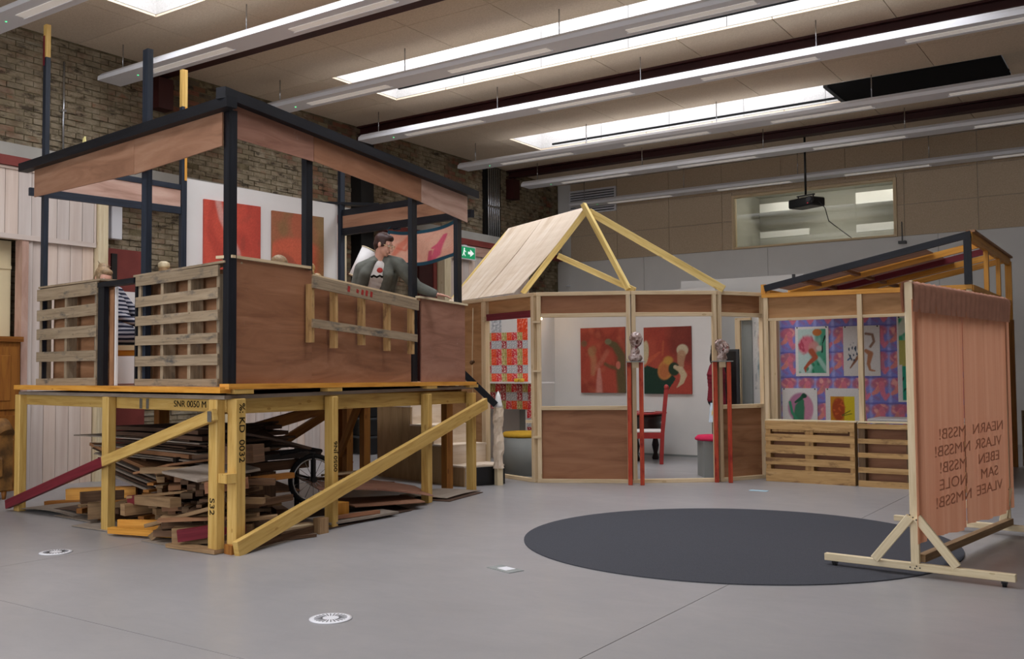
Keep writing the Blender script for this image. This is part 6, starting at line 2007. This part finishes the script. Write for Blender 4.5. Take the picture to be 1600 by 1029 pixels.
for x in (-2.95, -1.97): obj('leg_panel', MB().box((x, 12.05, 0), (x + .04, 12.55, .715)), M['white2'], ct)
ls = thing('ledge_board', 'pale counter board on top of the shed front pallets', 'board', (-3.5, YS, .73))
obj('board', MB().box((-4.06, YS - .16, .728), (-2.98, YS - .02, .742)), M['pine_w'], ls)
obj('board', MB().box((-2.965, YS - .16, .728), (-1.82, YS - .02, .742)), M['pine_w'], ls)
# pallets of the shed front
pallet('wooden_pallet', 'fresh wood pallet with five close slats, at the shed front beside the pavilion', V((-4.055, YS - .155, 0)), 0, 1.055, .73,
       [(.675, .10, -.01), (.53, .085, -.005), (.39, .10, -.005), (.245, .085, -.005), (.075, .15, -.005)],
       [(.03, .055, .0, .725, .12), (.525, .10, 0, .725, .12), (1.025, .055, 0, .725, .12), (.28, .4, .6, .725, .02), (.78, .4, .6, .725, .02)], M['pallet_new'], M['pallet_new'])
pallet('wooden_pallet', 'open pallet with thin slats, at the shed front partly behind the curtain rack', V((-2.965, YS - .155, 0)), 0, 1.14, .73,
       [(.69, .055, 0), (.52, .055, 0), (.36, .055, 0), (.19, .06, 0), (.035, .07, 0)],
       [(.04, .075, .0, .725, .12), (.57, .09, 0, .725, .12), (1.09, .075, 0, .725, .12)], M['pallet_new'], M['pallet_in'])
obj('backing_board', MB().box((-2.95, YS - .03, .02), (-1.83, YS - .025, .70)), M['ply_brown'], sh)
obj('backing_board', MB().box((-4.04, YS - .03, .02), (-3.0, YS - .025, .70)), M['ply_brown'], sh)
for k, (y, lab) in enumerate(((14.9, 'pallet standing on end behind the shed, seen past the edge of the curtain'),)):
    pallet('wooden_pallet', lab, V((-1.66, y, 0)), .2, .16, .78, [(.70, .10, 0), (.54, .08, 0), (.38, .08, 0), (.22, .08, 0), (.06, .1, 0)], [(.02, .04, 0, .76, .1), (.14, .04, 0, .76, .1)], M['pallet_in'], M['pallet_in'])

# ------------------------------------------------------------------ carpet, curtain rack, floor fittings
cr = MB()
cx, cy, R = -2.899, 7.39, 1.671
n = 96
top = [(cx + R * math.cos(2 * math.pi * k / n), cy + R * math.sin(2 * math.pi * k / n), .008) for k in range(n)]
cr.slab(top, .0075, (0, 0, 1))
tag(obj('round_carpet', cr, M['carpet']), 'large round charcoal carpet lying on the concrete floor', 'carpet')

rk = thing('curtain_rack', 'rolling pine rack with A-shaped foot braces that carries the salmon curtains', 'rack', (-1.39, 7.7, 0))
def foot(y, back):
    xa, xb = -1.985, -.80
    obj('foot', MB().bar((xa, y + .05, .062), (xb, y - .05, .062), .045, .048), M['pine_w'], rk, .003)
    for f in (.055, .945):
        x = xa + (xb - xa) * f; yy = y + .05 - .1 * f
        c = obj('caster', MB().tube([(x - .012, yy, .0185), (x + .012, yy, .0185)], .0185, 14), M['rubber'], rk)
        obj('fork', MB().box((x - .018, yy - .014, .02), (x + .018, yy + .014, .04)), M['plastic'], c)
    xp = -1.388 + (y - 6.70) * .14
    xa += (y - 6.70) * .14; xb += (y - 6.70) * .14
    obj('post', MB().bar((xp, y, .085), (xp, y, 1.925), .045, .052, up=(1, 0, 0)), M['pine_w'], rk, .003)
    for sgn, xe in ((-1, -1.70), (1, -1.075)):
        obj('brace', MB().bar((xp + sgn * .02, y - .03, .385), (xe - sgn * .06, y - .03, .09), .03, .055), M['pine_w'], rk, .003)
    for dx, dz in ((-.02, .40), (.0, .385), (.02, .37), (-.03, .06), (0, .055), (.03, .06), (.01, .07)):
        obj('screw', MB().ell((xp + dx, y - .05 if dz > .2 else y - .028, dz), (.005, .002, .005), None, 6, 4), M['plastic'], rk)
foot(6.70, False); foot(8.74, True)
obj('top_bar', MB().bar((-1.388, 6.70, 1.885), (-1.102, 8.74, 1.885), .045, .045), M['pine_w'], rk)
obj('bottom_bar', MB().bar((-1.36, 6.74, .112), (-1.08, 8.72, .112), .05, .05), M['lath'], rk)
# curtains: two cloths with a sewn header, reverse side of the printed text facing us
def curtain(label, y0, y1, ph):
    n, mz = 40, 22
    def xo(f, z):
        y = y0 + (y1 - y0) * f
        amp = .006 + .007 * (1 - z)
        return -1.355 + (y - 6.70) * .14 + amp * math.sin(17 * y + ph) + .5 * amp * math.sin(41 * y + 2 * ph)
    m = MB()
    for j in range(mz + 1):
        g = j / mz
        for i in range(n + 1):
            f = i / n
            zb = .21 + .015 * math.sin(5 * f + ph)
            z = zb + (1.80 - zb) * g
            y = y0 + (y1 - y0) * f + .012 * (1 - g) * (1 if y0 > 7 else -1) * (1 - abs(2 * f - 1)) * 0
            m.v.append((xo(f, g), y, z))
    for j in range(mz):
        for i in range(n):
            a = j * (n + 1) + i
            m.f.append([a, a + 1, a + n + 2, a + n + 1]); m.uv.append([(0, 0)] * 4); m.sm.append(True)
    o = obj('curtain', m, M['salmon']); tag(o, label, 'curtain', 'salmon curtains on the rolling rack')
    h = MB(); nz = 8
    prof = [(-.03, 1.72), (-.037, 1.86), (-.03, 1.915), (.0, 1.925), (.028, 1.90), (.03, 1.86), (.022, 1.72)]
    for i in range(n + 1):
        y = y0 + (y1 - y0) * i / n
        w = .004 * math.sin(60 * y) + .003 * math.sin(133 * y)
        for (dx, z) in prof: h.v.append((-1.388 + (y - 6.70) * .14 + dx * 1.25 + w * (1 if dx > 0 else 0) + .012, y, z + (w * .8 if z > 1.9 else 0)))
    k = len(prof)
    for i in range(n):
        for j in range(k - 1):
            a = i * k + j
            h.f.append([a, a + 1, a + k + 1, a + k]); h.uv.append([(0, 0)] * 4); h.sm.append(True)
    obj('header', h, M['salmon_dark'], o)
    return o
ca = curtain('salmon curtain on the rolling rack, half nearer the A-shaped foot', 6.64, 7.655, .3)
cbk = curtain('salmon curtain on the rolling rack, half farther from the A-shaped foot', 7.640, 8.80, 1.7)
LINES = ['NEARNMSSB!', 'VLASRNMSSB!', 'EBENMSSB!', 'SAMNOLE', 'VLAEENMSSB!']
zz = 1.19
for k, ltxt in enumerate(LINES):
    z = .90 - .113 * k
    # reads correctly from the far side, so it is mirrored from here
    half = len(ltxt) // 2
    for part, par, yc in ((ltxt[:half], cbk, 8.06), (ltxt[half:], ca, 7.26)):
        lettering(part, .105, (-1.318 + (yc - 6.70) * .14, yc, z + .0), (-.14, -1, 0), (0, 0, 1), M['cloth_ink'], par, 'printed_letters', .001, 2.2)
# drains and floor boxes
def drain(q, lab):
    t = thing('floor_drain', lab, 'drain', q)
    qv = V(q)
    obj('ring', MB().lathe([(.115, 0), (.118, .004), (.10, .006)], qv, 32), M['whitewood'], t)
    b = MB()
    for k in range(24):
        a = 2 * math.pi * k / 24
        d_ = V((math.cos(a), math.sin(a), 0))
        b.bar(qv + d_ * .045 + V((0, 0, .0068)), qv + d_ * .090 + V((0, 0, .0068)), .0045, .0016)
    obj('slots', b, M['plastic'], t)
drain((-3.839, 3.859, 0), 'round metal floor drain with radial slots, nearest to the viewer on the open floor')
drain((-7.03, 4.152, 0), 'round metal floor drain with radial slots, in front of the wood store')
fb = thing('floor_box', 'pale rectangular floor socket cover on the concrete left of the carpet', 'cover', (-3.79, 5.47, 0))
obj('plate', MB().bar((-3.9, 5.50, .002), (-3.66, 5.42, .002), .13, .004), M['grey'], fb)
obj('lid', MB().bar((-3.82, 5.48, .005), (-3.72, 5.445, .005), .08, .004), M['whitewood'], fb)
tag(obj('floor_mark', MB().bar((-3.9, 10.46, .0015), (-3.7, 10.48, .0015), .10, .003), flat('pale_blue_tape', '#a8c6d2', .7, .2)), 'pale blue tape mark on the floor in front of the shed pallet', 'tape')
# projector under the ceiling
pj = thing('projector', 'black projector hanging from the ceiling in front of the high window', 'projector', (-5.32, 17.3, 4.35))
obj('body', MB().bar((-5.55, 17.45, 4.35), (-5.05, 17.2, 4.35), .36, .16), M['plastic'], pj, .02)
obj('lens', MB().tube([(-5.12, 17.05, 4.36), (-5.16, 16.97, 4.36)], .05, 16), M['darkgrey'], pj)
obj('bracket', MB().bar((-5.48, 17.38, 4.49), (-5.14, 17.26, 4.49), .05, .02).bar((-5.46, 17.37, 4.42), (-5.46, 17.37, 4.5), .02, .02).bar((-5.16, 17.27, 4.42), (-5.16, 17.27, 4.5), .02, .02), M['plastic'], pj)
obj('pole', MB().tube([(-5.31, 17.32, 4.49), (-5.31, 17.32, ZC)], .02, 10), M['plastic'], pj)
obj('indicator', MB().ell((-5.2, 17.085, 4.31), (.012, .012, .012)), M['led_red'], pj)
obj('cable', MB().tube([(-5.05, 17.2, 4.35), (-4.95, 17.25, 4.22), (-4.93, 17.4, 4.0), (-4.93, 18.9, 3.86)], .008, 6), M['plastic'], pj)
sp = thing('wall_sensor', 'small black sensor on the white wall below the high window corner', 'sensor', (-4.05, YB, 3.70))
obj('body', MB().box((-4.08, YB - .12, 3.68), (-3.95, YB - .002, 3.73)), M['plastic'], sp)
obj('arm', MB().box((-4.035, YB - .03, 3.73), (-4.02, YB - .01, 4.1)), M['plastic'], sp)
nt = tag(obj('wall_button', MB().lathe([(.05, 0), (.06, .01), (.05, .03)], (-11.3, YB - .05, 3.28), 16), M['whitewood']), 'small round pale fitting on the white back wall beside the brick corner', 'fitting')
obj('cap', MB().ell((-11.3, YB - .04, 3.30), (.03, .05, .03)), M['white2'], nt)

# painted banner hung between the cabin posts
def p_banner(u, v):
    img = np.ones(u.shape + (3,)) * np.array(lin('#d0a089')[:3])
    img = lay(img, ss(sn(u * 1.0, v * .4, 2.5, 5), .5, .9) * .5, '#c98873'); img = lay(img, sk(u, v, [(.12, .3), (.2, .6), (.34, .85)], [.03, .06, .04], .6) * .75, '#c96a52')
    img = lay(img, sk(u, v, [(.16, .5), (.26, .45), (.34, .7)], .025, .6) * .7, '#c2604a')
    img = lay(img, sk(u, v, [(.66, .12), (.74, .2), (.78, .45), (.84, .72)], [.06, .07, .05, .03], .3), '#c4566a'); img = lay(img, sk(u, v, [(.70, .42), (.78, .5)], .03, .3), '#c4566a'); img = lay(img, sk(u, v, [(.62, .08), (.66, .34)], .03, .3) * .9, '#b84a60')
    bd = (u < .028) | (u > .972) | (v < .09) | (v > .91)
    return lay(img, bd * 1.0, '#1c4150')
p0, p1 = CE(1.42, .03, 2.70), CE(.22, .03, 2.70)
sagf = lambda u, v: 0.02 * math.sin(9 * u + 4 * v)
m = panel_mesh(p0, (p1 - p0), (0, 0, 1), (p1 - p0).length, .42, 0, p_banner, 110, 46, .04, 2, sagf)
for i, q in enumerate(m.v):
    u = (i % 110) / 109
    m.v[i] = (q[0], q[1], q[2] - .07 * 4 * u * (1 - u))
bn = tag(obj('painted_banner', m, M['cloth_print']), 'peach cloth banner with dark teal border and pink brush figures hung between black posts', 'banner')
obj('cord', MB().tube([CE(1.42, .03, 3.12), CE(1.36, .0, 3.17)], .006, 6).tube([CE(.22, .03, 3.12), CE(.15, .0, 3.17)], .006, 6), M['teal'], bn)
# papers and flames
fl_ = AB(2.62, .12, 3.46)
t = thing('paper_flame', 'pale yellow cut-out flame shape above the cabin roof rail', 'cut-out', fl_)
for dx, h in ((0, .13), (-.10, .07)):
    q = fl_ + dAB * dx * 1.6
    pts = [q + dAB * a + V((0, 0, z)) for a, z in ((-.06, -.03), (.06, -.03), (.065, .02), (.04, .04), (.02, h), (-.015, h + .015), (-.035, .05), (-.06, .02))]
    m = MB(); nn = V((0, 0, 0))
    for i in range(len(pts)): nn += pts[i].cross(pts[(i + 1) % len(pts)])
    if nn.dot(-nAB) < 0: pts.reverse()
    m.slab(pts, .012, -nAB)
    obj('flame', m, flat('pale_yellow_card', '#efe39a', .7, .2), t)
obj('stick', MB().bar(fl_ + dAB * -.4 + V((0, 0, -.035)), fl_ + dAB * .2 + V((0, 0, -.035)), .03, .03), M['black'], t)
obj('strut', MB().bar(fl_ + V((0, 0, -.035)), AB(2.62, .0, 3.42), .03, .03), M['black'], t)
pa = tag(obj('paper_sheet', MB().slab([AC(3.05, -.0, 2.137), AC(3.45, -.02, 2.134), AC(3.45, .2, 2.134), AC(3.05, .2, 2.137)], .003, (0, 0, 1)), M['ply_pink']), 'pinkish paper lying on the cabin parapet at the far black post', 'paper')
pa = tag(obj('paper_sheet', MB().slab([AC(.55, -.02, 2.252), AC(1.0, -.02, 2.256), AC(1.0, .18, 2.256), AC(.55, .18, 2.252)], .004, (0, 0, 1)), M['white2']), 'white papers lying on the cap of the red-brown parapet panel', 'paper')
